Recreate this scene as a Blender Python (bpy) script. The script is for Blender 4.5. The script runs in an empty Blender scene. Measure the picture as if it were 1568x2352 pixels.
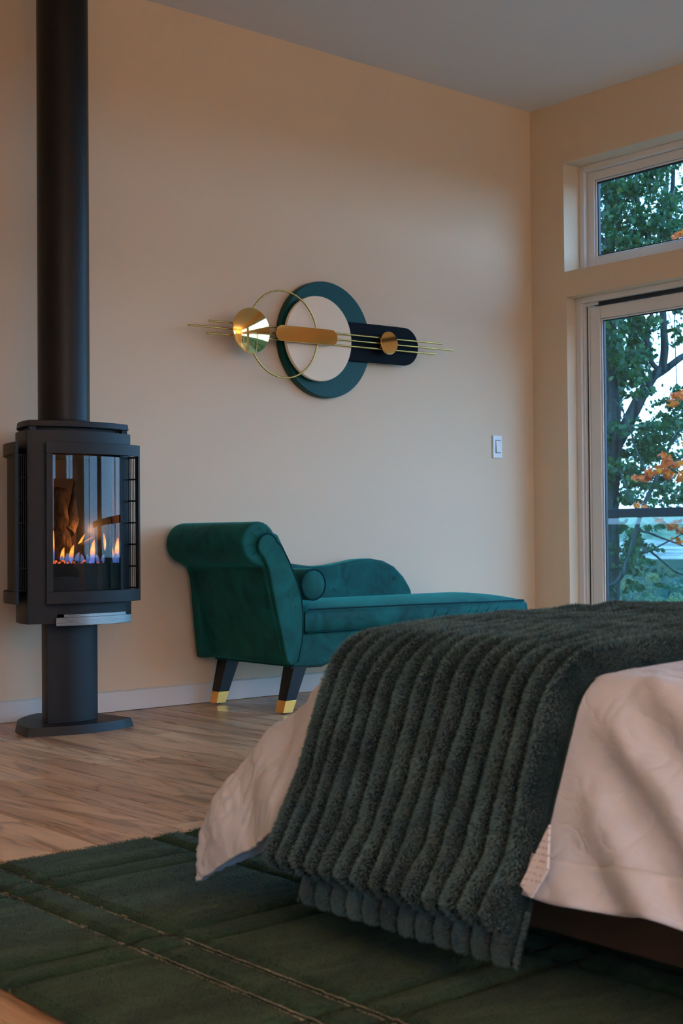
import bpy, math, random
import numpy as np
from mathutils import Matrix, Vector

R_ = math.radians
random.seed(7)
rng = np.random.default_rng(7)
scene = bpy.context.scene
COL = scene.collection

# ------------------------------------------------------------------ camera
cam_d = bpy.data.cameras.new('camera')
cam = bpy.data.objects.new('camera', cam_d)
COL.objects.link(cam)
cam_d.sensor_fit = 'HORIZONTAL'
cam_d.sensor_width = 36.0
cam_d.lens = 3129.7 / 1568 * 36.0
cam_d.clip_start = 0.05
cam_d.clip_end = 9000
CAM = np.array([-5.63626, -4.97879, 0.72208])
YAW, PITCH, ROLL = 0.70691, 0.018747, -0.008225
_f = np.array([math.sin(YAW) * math.cos(PITCH), math.cos(YAW) * math.cos(PITCH), math.sin(PITCH)])
_r = np.array([math.cos(YAW), -math.sin(YAW), 0.0])
_u = np.cross(_r, _f)
_r2 = math.cos(ROLL) * _r + math.sin(ROLL) * _u
_u2 = -math.sin(ROLL) * _r + math.cos(ROLL) * _u
cam.matrix_world = Matrix(((_r2[0], _u2[0], -_f[0], CAM[0]), (_r2[1], _u2[1], -_f[1], CAM[1]),
                           (_r2[2], _u2[2], -_f[2], CAM[2]), (0, 0, 0, 1)))
cam_d.dof.use_dof = True
cam_d.dof.focus_distance = 5.6
cam_d.dof.aperture_fstop = 14.0
scene.camera = cam

# ------------------------------------------------------------------ exposure, sky
scene.view_settings.view_transform = 'Standard'
scene.view_settings.look = 'None'
scene.view_settings.gamma = 1.0
scene.view_settings.use_curve_mapping = False
scene.view_settings.exposure = 0.0

world = bpy.data.worlds.new('dusk_sky')
scene.world = world
world.use_nodes = True
wn = world.node_tree
wn.nodes.clear()
w_out = wn.nodes.new('ShaderNodeOutputWorld')
w_bg = wn.nodes.new('ShaderNodeBackground')
w_tc = wn.nodes.new('ShaderNodeTexCoord')
w_sep = wn.nodes.new('ShaderNodeSeparateXYZ')
w_rmp = wn.nodes.new('ShaderNodeValToRGB')
w_rmp.color_ramp.elements[0].position = 0.0
w_rmp.color_ramp.elements[0].color = (0.48, 0.88, 1.40, 1)
w_rmp.color_ramp.elements[1].position = 0.45
w_rmp.color_ramp.elements[1].color = (0.28, 0.74, 1.48, 1)
wn.links.new(w_tc.outputs['Generated'], w_sep.inputs[0])
wn.links.new(w_sep.outputs['Z'], w_rmp.inputs[0])
wn.links.new(w_rmp.outputs[0], w_bg.inputs['Color'])
wn.links.new(w_bg.outputs[0], w_out.inputs[0])
w_bg.inputs['Strength'].default_value = 5.7
WARM_W = 10.0           # each added warm ceiling light, watts
UP_W = 300.0            # each added warm torchiere, watts


# ------------------------------------------------------------------ helpers
def link(o, parent=None):
    COL.objects.link(o)
    if parent is not None:
        o.parent = parent
    return o


def tag(o, label=None, cat=None, group=None, kind=None):
    if label: o['label'] = label
    if cat: o['category'] = cat
    if group: o['group'] = group
    if kind: o['kind'] = kind
    return o


def thing(name, label, cat, loc=(0, 0, 0), group=None):
    o = bpy.data.objects.new(name, None)
    o.empty_display_size = 0.1
    link(o)
    o.location = loc
    return tag(o, label, cat, group)


class MB:
    """collects shapes in world coordinates; build() links them as one mesh object"""
    def __init__(s):
        s.v, s.f = [], []

    def add(s, verts, faces):
        n = len(s.v)
        s.v += [tuple(map(float, p)) for p in verts]
        s.f += [tuple(i + n for i in f) for f in faces]
        return s

    def box(s, x0, x1, y0, y1, z0, z1):
        return s.add([(x0, y0, z0), (x1, y0, z0), (x1, y1, z0), (x0, y1, z0), (x0, y0, z1), (x1, y0, z1), (x1, y1, z1), (x0, y1, z1)],
                     [(0, 3, 2, 1), (4, 5, 6, 7), (0, 1, 5, 4), (1, 2, 6, 5), (2, 3, 7, 6), (3, 0, 4, 7)])

    def prism(s, poly, h0, h1, axis='z', top_scale=None):
        """polygon (ccw, 2d) extruded along an axis"""
        n = len(poly)
        P = np.array(poly, float)
        T = P if top_scale is None else P.mean(0) + (P - P.mean(0)) * top_scale
        def put(p, h):
            return {'z': (p[0], p[1], h), 'y': (p[0], h, p[1]), 'x': (h, p[0], p[1])}[axis]
        v = [put(p, h0) for p in P] + [put(p, h1) for p in T]
        f = [tuple(range(n))[::-1], tuple(range(n, 2 * n))]
        f += [(i, (i + 1) % n, n + (i + 1) % n, n + i) for i in range(n)]
        return s.add(v, f)

    def tube(s, pts, rad, n=10, cap=True, jit=0.0):
        pts = [np.array(p, float) for p in pts]
        if not hasattr(rad, '__len__'): rad = [rad] * len(pts)
        v, f = [], []
        prev = None
        for i, p in enumerate(pts):
            d = pts[min(i + 1, len(pts) - 1)] - pts[max(i - 1, 0)]
            d = d / (np.linalg.norm(d) + 1e-12)
            if prev is None:
                a = np.array([0, 0, 1.0]) if abs(d[2]) < .9 else np.array([1.0, 0, 0])
                prev = np.cross(d, a)
            b = np.cross(d, prev); b /= np.linalg.norm(b) + 1e-12
            a = np.cross(b, d); prev = a
            for k in range(n):
                t = 2 * math.pi * k / n
                r = rad[i] * (1 + jit * random.uniform(-1, 1))
                v.append(p + r * (math.cos(t) * a + math.sin(t) * b))
        for i in range(len(pts) - 1):
            for k in range(n):
                f.append((i * n + k, i * n + (k + 1) % n, (i + 1) * n + (k + 1) % n, (i + 1) * n + k))
        if cap:
            f.append(tuple(range(n))[::-1])
            m = (len(pts) - 1) * n
            f.append(tuple(range(m, m + n)))
        return s.add(v, f)

    def arcbox(s, c, r0, r1, a0, a1, z0, z1, n=16):
        v, f = [], []
        for i in range(n + 1):
            a = R_(a0 + (a1 - a0) * i / n)
            for r, z in ((r0, z0), (r1, z0), (r1, z1), (r0, z1)):
                v.append((c[0] + r * math.cos(a), c[1] + r * math.sin(a), z))
        for i in range(n):
            for k in range(4):
                f.append((i * 4 + k, (i + 1) * 4 + k, (i + 1) * 4 + (k + 1) % 4, i * 4 + (k + 1) % 4))
        f.append((3, 2, 1, 0)); m = n * 4
        f.append((m, m + 1, m + 2, m + 3))
        return s.add(v, f)

    def lathe(s, c, prof, axis='z', n=32):
        """profile (r, h) turned about an axis through c"""
        v, f = [], []
        m = len(prof)
        for r, h in prof:
            for k in range(n):
                t = 2 * math.pi * k / n
                p, q = r * math.cos(t), r * math.sin(t)
                v.append({'z': (c[0] + p, c[1] + q, c[2] + h), 'y': (c[0] + p, c[1] + h, c[2] + q), 'x': (c[0] + h, c[1] + p, c[2] + q)}[axis])
        for i in range(m - 1):
            for k in range(n):
                f.append((i * n + k, i * n + (k + 1) % n, (i + 1) * n + (k + 1) % n, (i + 1) * n + k))
        f.append(tuple(range(n))[::-1]); f.append(tuple(range((m - 1) * n, m * n)))
        return s.add(v, f)

    def build(s, name, mat, parent=None, smooth=None, bevel=0.0, seg=2):
        me = bpy.data.meshes.new(name)
        me.from_pydata(s.v, [], s.f)
        import bmesh
        bm = bmesh.new(); bm.from_mesh(me)
        bmesh.ops.recalc_face_normals(bm, faces=bm.faces)
        bm.to_mesh(me); bm.free()
        return finish(me, name, mat, parent, smooth, bevel, seg)


def finish(me, name, mat, parent=None, smooth=None, bevel=0.0, seg=2):
    if smooth:
        me.polygons.foreach_set('use_smooth', [True] * len(me.polygons))
        me.set_sharp_from_angle(angle=R_(smooth))
    if mat: me.materials.append(mat)
    o = bpy.data.objects.new(name, me)
    link(o)
    if parent is not None:
        o.parent = parent
        pw = Vector(parent.location)
        if parent.parent is not None: pw = pw + Vector(parent.parent.location)
        me.transform(Matrix.Translation(-pw))
    if bevel:
        b = o.modifiers.new('bevel', 'BEVEL')
        b.width = bevel; b.segments = seg; b.limit_method = 'ANGLE'; b.angle_limit = R_(35)
        b.harden_normals = False
        if not smooth:
            me.polygons.foreach_set('use_smooth', [True] * len(me.polygons))
            me.set_sharp_from_angle(angle=R_(35))
    return o


def raw_mesh(name, V, F, mat, parent=None, smooth=True, attr=None):
    """fast mesh from numpy: V (n,3), F (m,k)"""
    V = np.asarray(V, np.float32); F = np.asarray(F, np.int32)
    me = bpy.data.meshes.new(name)
    k = F.shape[1]
    me.vertices.add(len(V)); me.loops.add(F.size); me.polygons.add(len(F))
    me.vertices.foreach_set('co', V.ravel())
    me.loops.foreach_set('vertex_index', F.ravel())
    me.polygons.foreach_set('loop_start', np.arange(0, F.size, k, dtype=np.int32))
    me.polygons.foreach_set('loop_total', np.full(len(F), k, np.int32))
    if attr is not None:
        a = me.attributes.new('tone', 'FLOAT', 'POINT')
        a.data.foreach_set('value', np.asarray(attr, np.float32))
    me.update(calc_edges=True); me.validate()
    if smooth: me.polygons.foreach_set('use_smooth', [True] * len(me.polygons))
    me.materials.append(mat)
    o = bpy.data.objects.new(name, me)
    link(o)
    if parent is not None:
        o.parent = parent
        me.transform(Matrix.Translation(-Vector(parent.location)))
    return o


def grid_mesh(name, P, mat, parent=None, smooth=True):
    """P (nu, nv, 3) array of points"""
    nu, nv = P.shape[:2]
    I = np.arange(nu * nv).reshape(nu, nv)
    F = np.stack([I[:-1, :-1], I[1:, :-1], I[1:, 1:], I[:-1, 1:]], -1).reshape(-1, 4)
    return raw_mesh(name, P.reshape(-1, 3), F, mat, parent, smooth)


_perm = np.random.default_rng(3).random((256, 256))
def vnoise(x, y):
    x = np.asarray(x, float); y = np.asarray(y, float)
    xi = np.floor(x).astype(int); yi = np.floor(y).astype(int)
    fx = x - xi; fy = y - yi
    fx = fx * fx * (3 - 2 * fx); fy = fy * fy * (3 - 2 * fy)
    g = lambda a, b: _perm[a % 256, b % 256]
    return ((g(xi, yi) * (1 - fx) + g(xi + 1, yi) * fx) * (1 - fy) + (g(xi, yi + 1) * (1 - fx) + g(xi + 1, yi + 1) * fx) * fy) * 2 - 1


# ------------------------------------------------------------------ materials
class M:
    def __init__(s, name):
        s.m = bpy.data.materials.new(name); s.m.use_nodes = True
        s.nt = s.m.node_tree; s.nt.nodes.clear()
        s.out = s.nt.nodes.new('ShaderNodeOutputMaterial')

    def n(s, typ, **kw):
        nd = s.nt.nodes.new(typ)
        for k, v in kw.items():
            if k in nd.inputs.keys(): nd.inputs[k].default_value = v
            else: setattr(nd, k, v)
        return nd

    def l(s, a, b):
        s.nt.links.new(a, b)

    def bsdf(s, color=(.8, .8, .8), rough=.5, **kw):
        b = s.n('ShaderNodeBsdfPrincipled')
        b.inputs['Base Color'].default_value = (*color, 1)
        b.inputs['Roughness'].default_value = rough
        for k, v in kw.items():
            b.inputs[k.replace('_', ' ')].default_value = v
        s.l(b.outputs[0], s.out.inputs[0])
        s.b = b
        return b

    def coord(s, kind='Object', scale=(1, 1, 1), loc=(0, 0, 0)):
        t = s.n('ShaderNodeTexCoord'); mp = s.n('ShaderNodeMapping')
        mp.inputs['Scale'].default_value = scale; mp.inputs['Location'].default_value = loc
        s.l(t.outputs[kind], mp.inputs[0])
        return mp.outputs[0]

    def noise(s, vec, scale=5, detail=3, rough=.5, dist=0.0):
        t = s.n('ShaderNodeTexNoise')
        t.inputs['Scale'].default_value = scale; t.inputs['Detail'].default_value = detail
        t.inputs['Roughness'].default_value = rough; t.inputs['Distortion'].default_value = dist
        if vec is not None: s.l(vec, t.inputs['Vector'])
        return t.outputs['Fac']

    def ramp(s, fac, stops):
        r = s.n('ShaderNodeValToRGB')
        e = r.color_ramp.elements
        while len(e) < len(stops): e.new(.5)
        for el, (p, c) in zip(e, stops):
            el.position = p; el.color = (*c, 1) if len(c) == 3 else c
        s.l(fac, r.inputs[0])
        return r.outputs[0]

    def mix(s, fac, a, b, mode='MIX'):
        x = s.n('ShaderNodeMix', data_type='RGBA', blend_type=mode)
        for sock, val in ((x.inputs[0], fac), (x.inputs[6], a), (x.inputs[7], b)):
            if hasattr(val, 'type') or hasattr(val, 'is_linked'): s.l(val, sock)
            elif isinstance(val, (int, float)): sock.default_value = val
            else: sock.default_value = (*val, 1)
        return x.outputs[2]

    def bump(s, h, strength=.2, dist=.01, b=None):
        n = s.n('ShaderNodeBump'); n.inputs['Strength'].default_value = strength; n.inputs['Distance'].default_value = dist
        s.l(h, n.inputs['Height']); s.l(n.outputs[0], (b or s.b).inputs['Normal'])


def simple(name, color, rough=.5, nz=None, **kw):
    m = M(name); m.bsdf(color, rough, **kw)
    if nz:
        sc, st, di = nz
        m.bump(m.noise(m.coord(), sc, 3), st, di)
    return m.m


def paint(name, c, rough=.75):
    m = M(name); m.bsdf(c, rough, Specular_IOR_Level=.25)
    v = m.coord()
    n1 = m.noise(v, 1.3, 3)
    c2 = tuple(x * .965 for x in c)
    m.l(m.mix(n1, c, c2), m.b.inputs['Base Color'])
    m.bump(m.noise(v, 260, 2), .05, .002)
    return m.m


mat_wall = paint('wall_paint', (.76, .585, .41))
mat_ceil = paint('ceiling_paint', (.78, .735, .70), .85)
mat_trim = simple('trim_white', (.70, .65, .59), .42)
mat_vinyl = simple('vinyl_frame', (.78, .74, .70), .34)
mat_gasket = simple('black_gasket', (.012, .012, .014), .5)
mat_black = simple('stove_black', (.0075, .0086, .0100), .46, (220, .12, .001), Specular_IOR_Level=.28)
mat_pipe = simple('pipe_black', (.0045, .005, .0056), .40, (90, .1, .001), Specular_IOR_Level=.26)
mat_dark = simple('firebox_black', (.008, .008, .008), .7)
mat_plastic = simple('white_plastic', (.80, .80, .80), .3)
mat_leg = simple('black_wood', (.008, .009, .011), .4, Specular_IOR_Level=.3)
mat_navy = simple('navy_board', (.0035, .004, .0065), .6, Specular_IOR_Level=.08)
mat_cream = simple('cream_board', (.88, .69, .49), .6, Specular_IOR_Level=.2)
mat_bolt = simple('fixing', (.02, .02, .02), .5)


def wood():
    m = M('hickory_planks'); m.bsdf((.4, .25, .14), .34, Specular_IOR_Level=.5)
    tc = m.n('ShaderNodeTexCoord'); oi = m.n('ShaderNodeObjectInfo')
    # a different stretch of grain for each plank
    off = m.n('ShaderNodeVectorMath', operation='SCALE'); off.inputs[0].default_value = (7.3, 31.0, 3.1)
    m.l(oi.outputs['Random'], off.inputs['Scale'])
    add = m.n('ShaderNodeVectorMath', operation='ADD')
    m.l(tc.outputs['Object'], add.inputs[0]); m.l(off.outputs[0], add.inputs[1])
    def mp(sc):
        a = m.n('ShaderNodeMapping'); a.inputs['Scale'].default_value = sc; m.l(add.outputs[0], a.inputs[0]); return a.outputs[0]
    big = m.noise(mp((7, .9, 1)), 1.0, 3, .55, .6)              # cathedral field
    wv = m.n('ShaderNodeMath', operation='MULTIPLY'); m.l(big, wv.inputs[0]); wv.inputs[1].default_value = 15.0
    fr = m.n('ShaderNodeMath', operation='PINGPONG'); m.l(wv.outputs[0], fr.inputs[0]); fr.inputs[1].default_value = 1.0
    rings = m.ramp(fr.outputs[0], [(0.0, (.48, .46, .44)), (.24, (.84, .83, .82)), (.75, (1.0, 1.0, 1.0)), (1, (.93, .93, .93))])
    fine = m.ramp(m.noise(mp((160, 4, 1)), 1.0, 4, .6), [(.3, (.80, .80, .80)), (.65, (1.05, 1.05, 1.05))])
    plank = m.ramp(oi.outputs['Random'], [(0, (.52, .30, .155)), (.3, (.78, .48, .265)), (.55, (.66, .395, .215)), (.8, (.83, .54, .31)), (1, (.60, .35, .19))])
    heart = m.ramp(m.noise(mp((5, .55, 1)), 1.0, 2, .5, .3), [(.50, (1, 1, 1)), (.62, (.66, .60, .56))])
    streak = m.ramp(m.noise(mp((34, .9, 1)), 1.0, 2, .5, .4), [(.70, (1, 1, 1)), (.77, (.30, .25, .22))])
    c = m.mix(1.0, plank, rings, 'MULTIPLY')
    c = m.mix(.75, c, fine, 'MULTIPLY')
    c = m.mix(.8, c, heart, 'MULTIPLY')
    c = m.mix(.8, c, streak, 'MULTIPLY')
    kn = m.n('ShaderNodeTexVoronoi'); kn.inputs['Scale'].default_value = 1.0; m.l(mp((4.2, 1.6, 1)), kn.inputs['Vector'])
    knot = m.ramp(kn.outputs['Distance'], [(.05, (.22, .16, .12)), (.10, (1, 1, 1))])
    c = m.mix(.85, c, knot, 'MULTIPLY')
    m.l(c, m.b.inputs['Base Color'])
    rg = m.ramp(m.noise(mp((20, 2, 1)), 1.0, 3), [(.3, (.27, .27, .27)), (.7, (.40, .40, .40))])
    m.l(rg, m.b.inputs['Roughness'])
    m.bump(fine, .06, .002)
    return m.m
mat_wood = wood()
mat_gap = simple('plank_gap', (.05, .03, .02), .8)


def velvet():
    m = M('teal_velvet'); m.bsdf((.004, .07, .075), .75, Specular_IOR_Level=.25, Sheen_Weight=.40, Sheen_Roughness=.35)
    m.b.inputs['Sheen Tint'].default_value = (.02, .60, .52, 1)
    v = m.coord('Object')
    n1 = m.noise(v, 6.0, 4, .6, 1.2)
    n2 = m.noise(m.coord('Object', (14, 14, 7)), 1.0, 3, .6, .5)
    c = m.ramp(n1, [(.30, (.0008, .040, .036)), (.45, (.001, .070, .062)), (.6, (.0015, .094, .082)), (.75, (.002, .122, .105))])
    marks = m.ramp(n2, [(.33, (.45, .45, .45)), (.41, (1, 1, 1))])
    m.l(m.mix(.8, c, marks, 'MULTIPLY'), m.b.inputs['Base Color'])
    m.bump(m.noise(v, 420, 2), .12, .001)
    return m.m
mat_velvet = velvet()
mat_piping = simple('velvet_piping', (.002, .032, .036), .8, Specular_IOR_Level=.1)


def metal(name, c, rough, spots=False):
    m = M(name); m.bsdf(c, rough, Metallic=1.0)
    if spots:
        n = m.ramp(m.noise(m.coord(), 190, 2), [(.27, (.3, .3, .3)), (.33, (1, 1, 1))])
        m.l(m.mix(1.0, c, n, 'MULTIPLY'), m.b.inputs['Base Color'])
    return m.m
mat_gold = metal('polished_gold', (.90, .56, .19), .045)
mat_rod = metal('satin_brass', (.64, .37, .10), .26)
mat_cap = metal('gold_leg_cap', (1.0, .50, .12), .36, True)


def steel():
    m = M('brushed_steel'); m.bsdf((.27, .255, .24), .3, Metallic=1.0)
    n = m.noise(m.coord('Object', (14, 14, 700)), 1.0, 3)
    m.l(m.ramp(n, [(.3, (.22, .22, .22)), (.7, (.42, .42, .42))]), m.b.inputs['Roughness'])
    return m.m
mat_steel = steel()


def teal_leather():
    m = M('teal_board'); m.bsdf((.001, .052, .043), .42, Specular_IOR_Level=.22)
    v = m.n('ShaderNodeTexVoronoi'); v.inputs['Scale'].default_value = 160
    m.l(m.coord(), v.inputs['Vector'])
    m.bump(v.outputs['Distance'], .25, .002)
    return m.m
mat_teal = teal_leather()


def glass(name, tint, refl=1.45):
    m = M(name)
    tr = m.n('ShaderNodeBsdfTransparent'); tr.inputs[0].default_value = (*tint, 1)
    gl = m.n('ShaderNodeBsdfGlossy'); gl.inputs['Roughness'].default_value = 0.005
    fr = m.n('ShaderNodeFresnel'); ge = m.n('ShaderNodeNewGeometry')
    io = m.n('ShaderNodeMix', data_type='FLOAT'); io.inputs[2].default_value = refl; io.inputs[3].default_value = 1 / refl   # thin pane: same reflectance from both faces
    m.l(ge.outputs['Backfacing'], io.inputs[0]); m.l(io.outputs[0], fr.inputs['IOR'])
    mx = m.n('ShaderNodeMixShader')
    m.l(fr.outputs[0], mx.inputs[0]); m.l(tr.outputs[0], mx.inputs[1]); m.l(gl.outputs[0], mx.inputs[2])
    m.l(mx.outputs[0], m.out.inputs[0])
    return m.m
mat_glass = glass('window_glass', (.93, .97, .97))
mat_balglass = glass('balustrade_glass', (.82, .90, .90))
mat_stoveglass = glass('stove_glass', (.80, .78, .76), 1.36)


def linen():
    m = M('blush_cotton'); m.bsdf((.64, .635, .66), .8, Specular_IOR_Level=.2, Sheen_Weight=.1)
    v = m.coord()
    def crease(sc, ds, w):
        n = m.noise(v, sc, 3, .5, ds)
        a = m.n('ShaderNodeMath', operation='SUBTRACT'); m.l(n, a.inputs[0]); a.inputs[1].default_value = .5
        b_ = m.n('ShaderNodeMath', operation='ABSOLUTE'); m.l(a.outputs[0], b_.inputs[0])
        return m.ramp(b_.outputs[0], [(0, (0, 0, 0)), (w * .5, (.75, .75, .75)), (w, (1, 1, 1))])
    soft = m.noise(v, 11, 3, .5, .6)
    h1 = m.mix(.5, crease(7, .8, .07), crease(13, 1.2, .09), 'MULTIPLY')
    h2 = m.mix(.5, h1, soft, 'ADD')
    m.bump(h2, .20, .008)
    return m.m
mat_linen = linen()


def plush(name, c0, c1, c2):
    m = M(name); m.bsdf(c1, .95, Specular_IOR_Level=.05)
    m.b.inputs['Sheen Tint'].default_value = (.55, .75, .72, 1)
    v = m.coord('Object', (16, 16, 9))
    n = m.noise(v, 1.0, 4, .6, .8)
    m.l(m.ramp(n, [(.32, c0), (.5, c1), (.68, c2)]), m.b.inputs['Base Color'])
    return m.m
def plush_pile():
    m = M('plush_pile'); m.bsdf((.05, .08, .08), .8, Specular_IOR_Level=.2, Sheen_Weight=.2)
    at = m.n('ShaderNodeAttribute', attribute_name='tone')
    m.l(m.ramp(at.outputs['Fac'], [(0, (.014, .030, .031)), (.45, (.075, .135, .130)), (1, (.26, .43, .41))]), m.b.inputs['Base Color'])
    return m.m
mat_plush = plush_pile()
mat_plush_base = plush('plush_backing', (.008, .016, .017), (.014, .027, .028), (.022, .040, .040))  # kept very dark so the shade of the rib valleys is in the colour
mat_fleece = simple('teal_fleece', (.010, .036, .040), .9, (60, .3, .004))


def rugmat(name, c0, c1, c2):
    m = M(name); m.bsdf(c1, .95, Specular_IOR_Level=.1, Sheen_Weight=.12)
    v = m.coord('Object', (4.2, 13, 3))
    n = m.noise(v, 1.0, 5, .65, .6)
    fine = m.noise(m.coord('Object'), 260, 3, .7)
    c = m.ramp(n, [(.36, c0), (.5, c1), (.64, c2)])
    f = m.ramp(fine, [(.3, (.6, .6, .6)), (.7, (1.25, 1.25, 1.25))])
    m.l(m.mix(.8, c, f, 'MULTIPLY'), m.b.inputs['Base Color'])
    m.bump(fine, .9, .006)
    return m.m
mat_rug = rugmat('green_wool', (.013, .042, .019), (.024, .066, .030), (.042, .094, .044))
mat_rugback = rugmat('rug_backing', (.24, .20, .14), (.36, .30, .22), (.50, .43, .33))
mat_grooveshade = rugmat('rug_groove_shade', (.004, .008, .004), (.007, .013, .007), (.012, .020, .010))  # near-black: paints the shade down in the grooves


def bark():
    m = M('tree_bark'); m.bsdf((.05, .055, .05), .95, Specular_IOR_Level=.1)
    n = m.noise(m.coord('Object', (22, 22, 3)), 1.0, 5, .65, .4)
    m.l(m.ramp(n, [(.35, (.012, .016, .015)), (.6, (.050, .062, .056)), (.75, (.085, .095, .085))]), m.b.inputs['Base Color'])
    m.bump(n, .8, .03)
    return m.m
mat_bark = bark()


def leafmat(name, lo, mid, hi, trans=.35):
    m = M(name)
    at = m.n('ShaderNodeAttribute', attribute_name='tone')
    c = m.ramp(at.outputs['Fac'], [(0, lo), (.5, mid), (1, hi)])
    d = m.n('ShaderNodeBsdfPrincipled'); d.inputs['Roughness'].default_value = .5; d.inputs['Specular IOR Level'].default_value = .3
    t = m.n('ShaderNodeBsdfTranslucent')
    m.l(c, d.inputs['Base Color']); m.l(c, t.inputs[0])
    mx = m.n('ShaderNodeMixShader'); mx.inputs[0].default_value = trans
    m.l(d.outputs[0], mx.inputs[1]); m.l(t.outputs[0], mx.inputs[2]); m.l(mx.outputs[0], m.out.inputs[0])
    return m.m
mat_leaf = leafmat('green_leaves', (.007, .036, .011), (.018, .076, .019), (.075, .115, .016))
mat_orange = leafmat('orange_leaves', (.42, .050, .006), (.60, .115, .008), (.70, .22, .012))


def emis(name, stops, strength, axis=2):
    m = M(name)
    tc = m.n('ShaderNodeTexCoord'); sp = m.n('ShaderNodeSeparateXYZ'); m.l(tc.outputs['Generated'], sp.inputs[0])
    c = m.ramp(sp.outputs[axis], stops)
    e = m.n('ShaderNodeEmission'); e.inputs['Strength'].default_value = strength; m.l(c, e.inputs[0])
    tr = m.n('ShaderNodeBsdfTransparent')
    lw = m.n('ShaderNodeLayerWeight'); lw.inputs['Blend'].default_value = .45
    mx = m.n('ShaderNodeMixShader')
    m.l(lw.outputs['Facing'], mx.inputs[0]); m.l(e.outputs[0], mx.inputs[1]); m.l(tr.outputs[0], mx.inputs[2])
    m.l(mx.outputs[0], m.out.inputs[0])
    return m.m
mat_flame = emis('gas_flame', [(0, (.04, .12, .50)), (.30, (.16, .17, .40)), (.46, (1.0, .33, .04)), (.6, (1.0, .50, .10)), (1, (.9, .22, .02))], 2.2)
mat_ember = simple('ember', (.03, .02, .015), .9)
_m = M('glowing_ember')
_m.bsdf((.04, .02, .015), .9)
_n = _m.ramp(_m.noise(_m.coord('Object'), 60, 2), [(.48, (0, 0, 0)), (.62, (1.0, .18, .05))])
_m.l(_n, _m.b.inputs['Emission Color']); _m.b.inputs['Emission Strength'].default_value = 1.6
mat_ember = _m.m


mat_flame_blue = emis('gas_flame_base', [(0, (.03, .10, .42)), (.55, (.12, .20, .50)), (1, (.30, .22, .30))], 1.1)


def logmat():
    m = M('ceramic_log'); m.bsdf((.1, .06, .04), .9)
    n = m.noise(m.coord('Object', (50, 50, 18)), 1.0, 4, .6, .8)
    m.l(m.ramp(n, [(.35, (.022, .014, .010)), (.6, (.13, .075, .042)), (.75, (.22, .14, .085))]), m.b.inputs['Base Color'])
    m.bump(n, .9, .01)
    return m.m
mat_log = logmat()
mat_liner = simple('firebox_liner', (.42, .25, .14), .8, (30, .3, .004))

# ------------------------------------------------------------------ room shell
X0, Y0, H = -8.6, -8.8, 3.05          # room: x X0..0, y Y0..0


def wall_with_holes(name, mat, axis, at0, at1, u0, u1, holes):
    """slab across axis x or y with rectangular holes (ua, ub, za, zb)"""
    us = sorted({u0, u1, *[h[0] for h in holes], *[h[1] for h in holes]})
    zs = sorted({0.0, H, *[h[2] for h in holes], *[h[3] for h in holes]})
    mb = MB()
    import bmesh
    for zi in range(len(zs) - 1):
        run = None
        for ui in range(len(us) - 1):
            uc, zc = (us[ui] + us[ui + 1]) / 2, (zs[zi] + zs[zi + 1]) / 2
            solid = not any(h[0] < uc < h[1] and h[2] < zc < h[3] for h in holes)
            if solid and run is None: run = us[ui]
            if run is not None and (not solid or ui == len(us) - 2):
                e = us[ui + 1] if solid else us[ui]
                if axis == 'x': mb.box(at0, at1, run, e, zs[zi], zs[zi + 1])
                else: mb.box(run, e, at0, at1, zs[zi], zs[zi + 1])
                run = None
    return tag(mb.build(name, mat), kind='structure')


WT = .22                               # outer wall thickness
TR = (-.2327, 2.1345, 2.7175)          # transom: left edge y, bottom, top
DR = (-.2455, 0.0, 1.9975)             # door opening
units = [(-.2327, -3.90), (-4.25, -8.25)]
holes = []
for i, (ya, yb) in enumerate(units):
    holes.append((yb, ya, TR[1], TR[2]))
    holes.append((yb, ya - .0128, DR[1], DR[2]))
wall_with_holes('wall_right', mat_wall, 'x', 0.0, WT, Y0, 0.0, holes)
tag(MB().box(X0 - .2, WT, 0.0, .2, 0, H).build('wall_left', mat_wall), kind='structure')
back_holes = [(-8.3, -6.5, .12, 2.45), (-5.3, -4.2, .12, 2.45), (-2.6, -1.5, .12, 2.45)]
wall_with_holes('wall_back', mat_wall, 'y', Y0 - .2, Y0, X0 - .2, WT, back_holes)
tag(MB().box(X0 - .2, X0, Y0 - .2, 0, 0, H).build('wall_side', mat_wall), kind='structure')
tag(MB().box(X0 - .2, WT, Y0 - .2, .2, H, H + .15).build('ceiling', mat_ceil), kind='structure')
floor = tag(MB().box(X0 - .2, WT, Y0 - .2, .2, -.14, -.018).build('floor', mat_gap), kind='structure')

# hickory planks, laid towards the wall with the art; every one a part of the floor
PW = .1185
plank_lengths = [.62, .85, 1.05, 1.30, 1.62, 1.9]
plank_mesh = {}
def plank_me(L):
    if L not in plank_mesh:
        g = .0009; b = .0013
        w, l = PW / 2 - g, L / 2 - g
        v = [(-w, -l, -.018), (w, -l, -.018), (w, l, -.018), (-w, l, -.018), (-w, -l, -b), (w, -l, -b), (w, l, -b), (-w, l, -b),
             (-w + b, -l + b, 0), (w - b, -l + b, 0), (w - b, l - b, 0), (-w + b, l - b, 0)]
        f = [(4, 5, 9, 8), (5, 6, 10, 9), (6, 7, 11, 10), (7, 4, 8, 11), (8, 9, 10, 11), (0, 1, 5, 4), (1, 2, 6, 5), (2, 3, 7, 6), (3, 0, 4, 7)]
        me = bpy.data.meshes.new('plank'); me.from_pydata(v, [], f); me.materials.append(mat_wood)
        plank_mesh[L] = me
    return plank_mesh[L]
far_planks = MB()
xi = -3.74 - 24 * PW
col = 0
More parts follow.
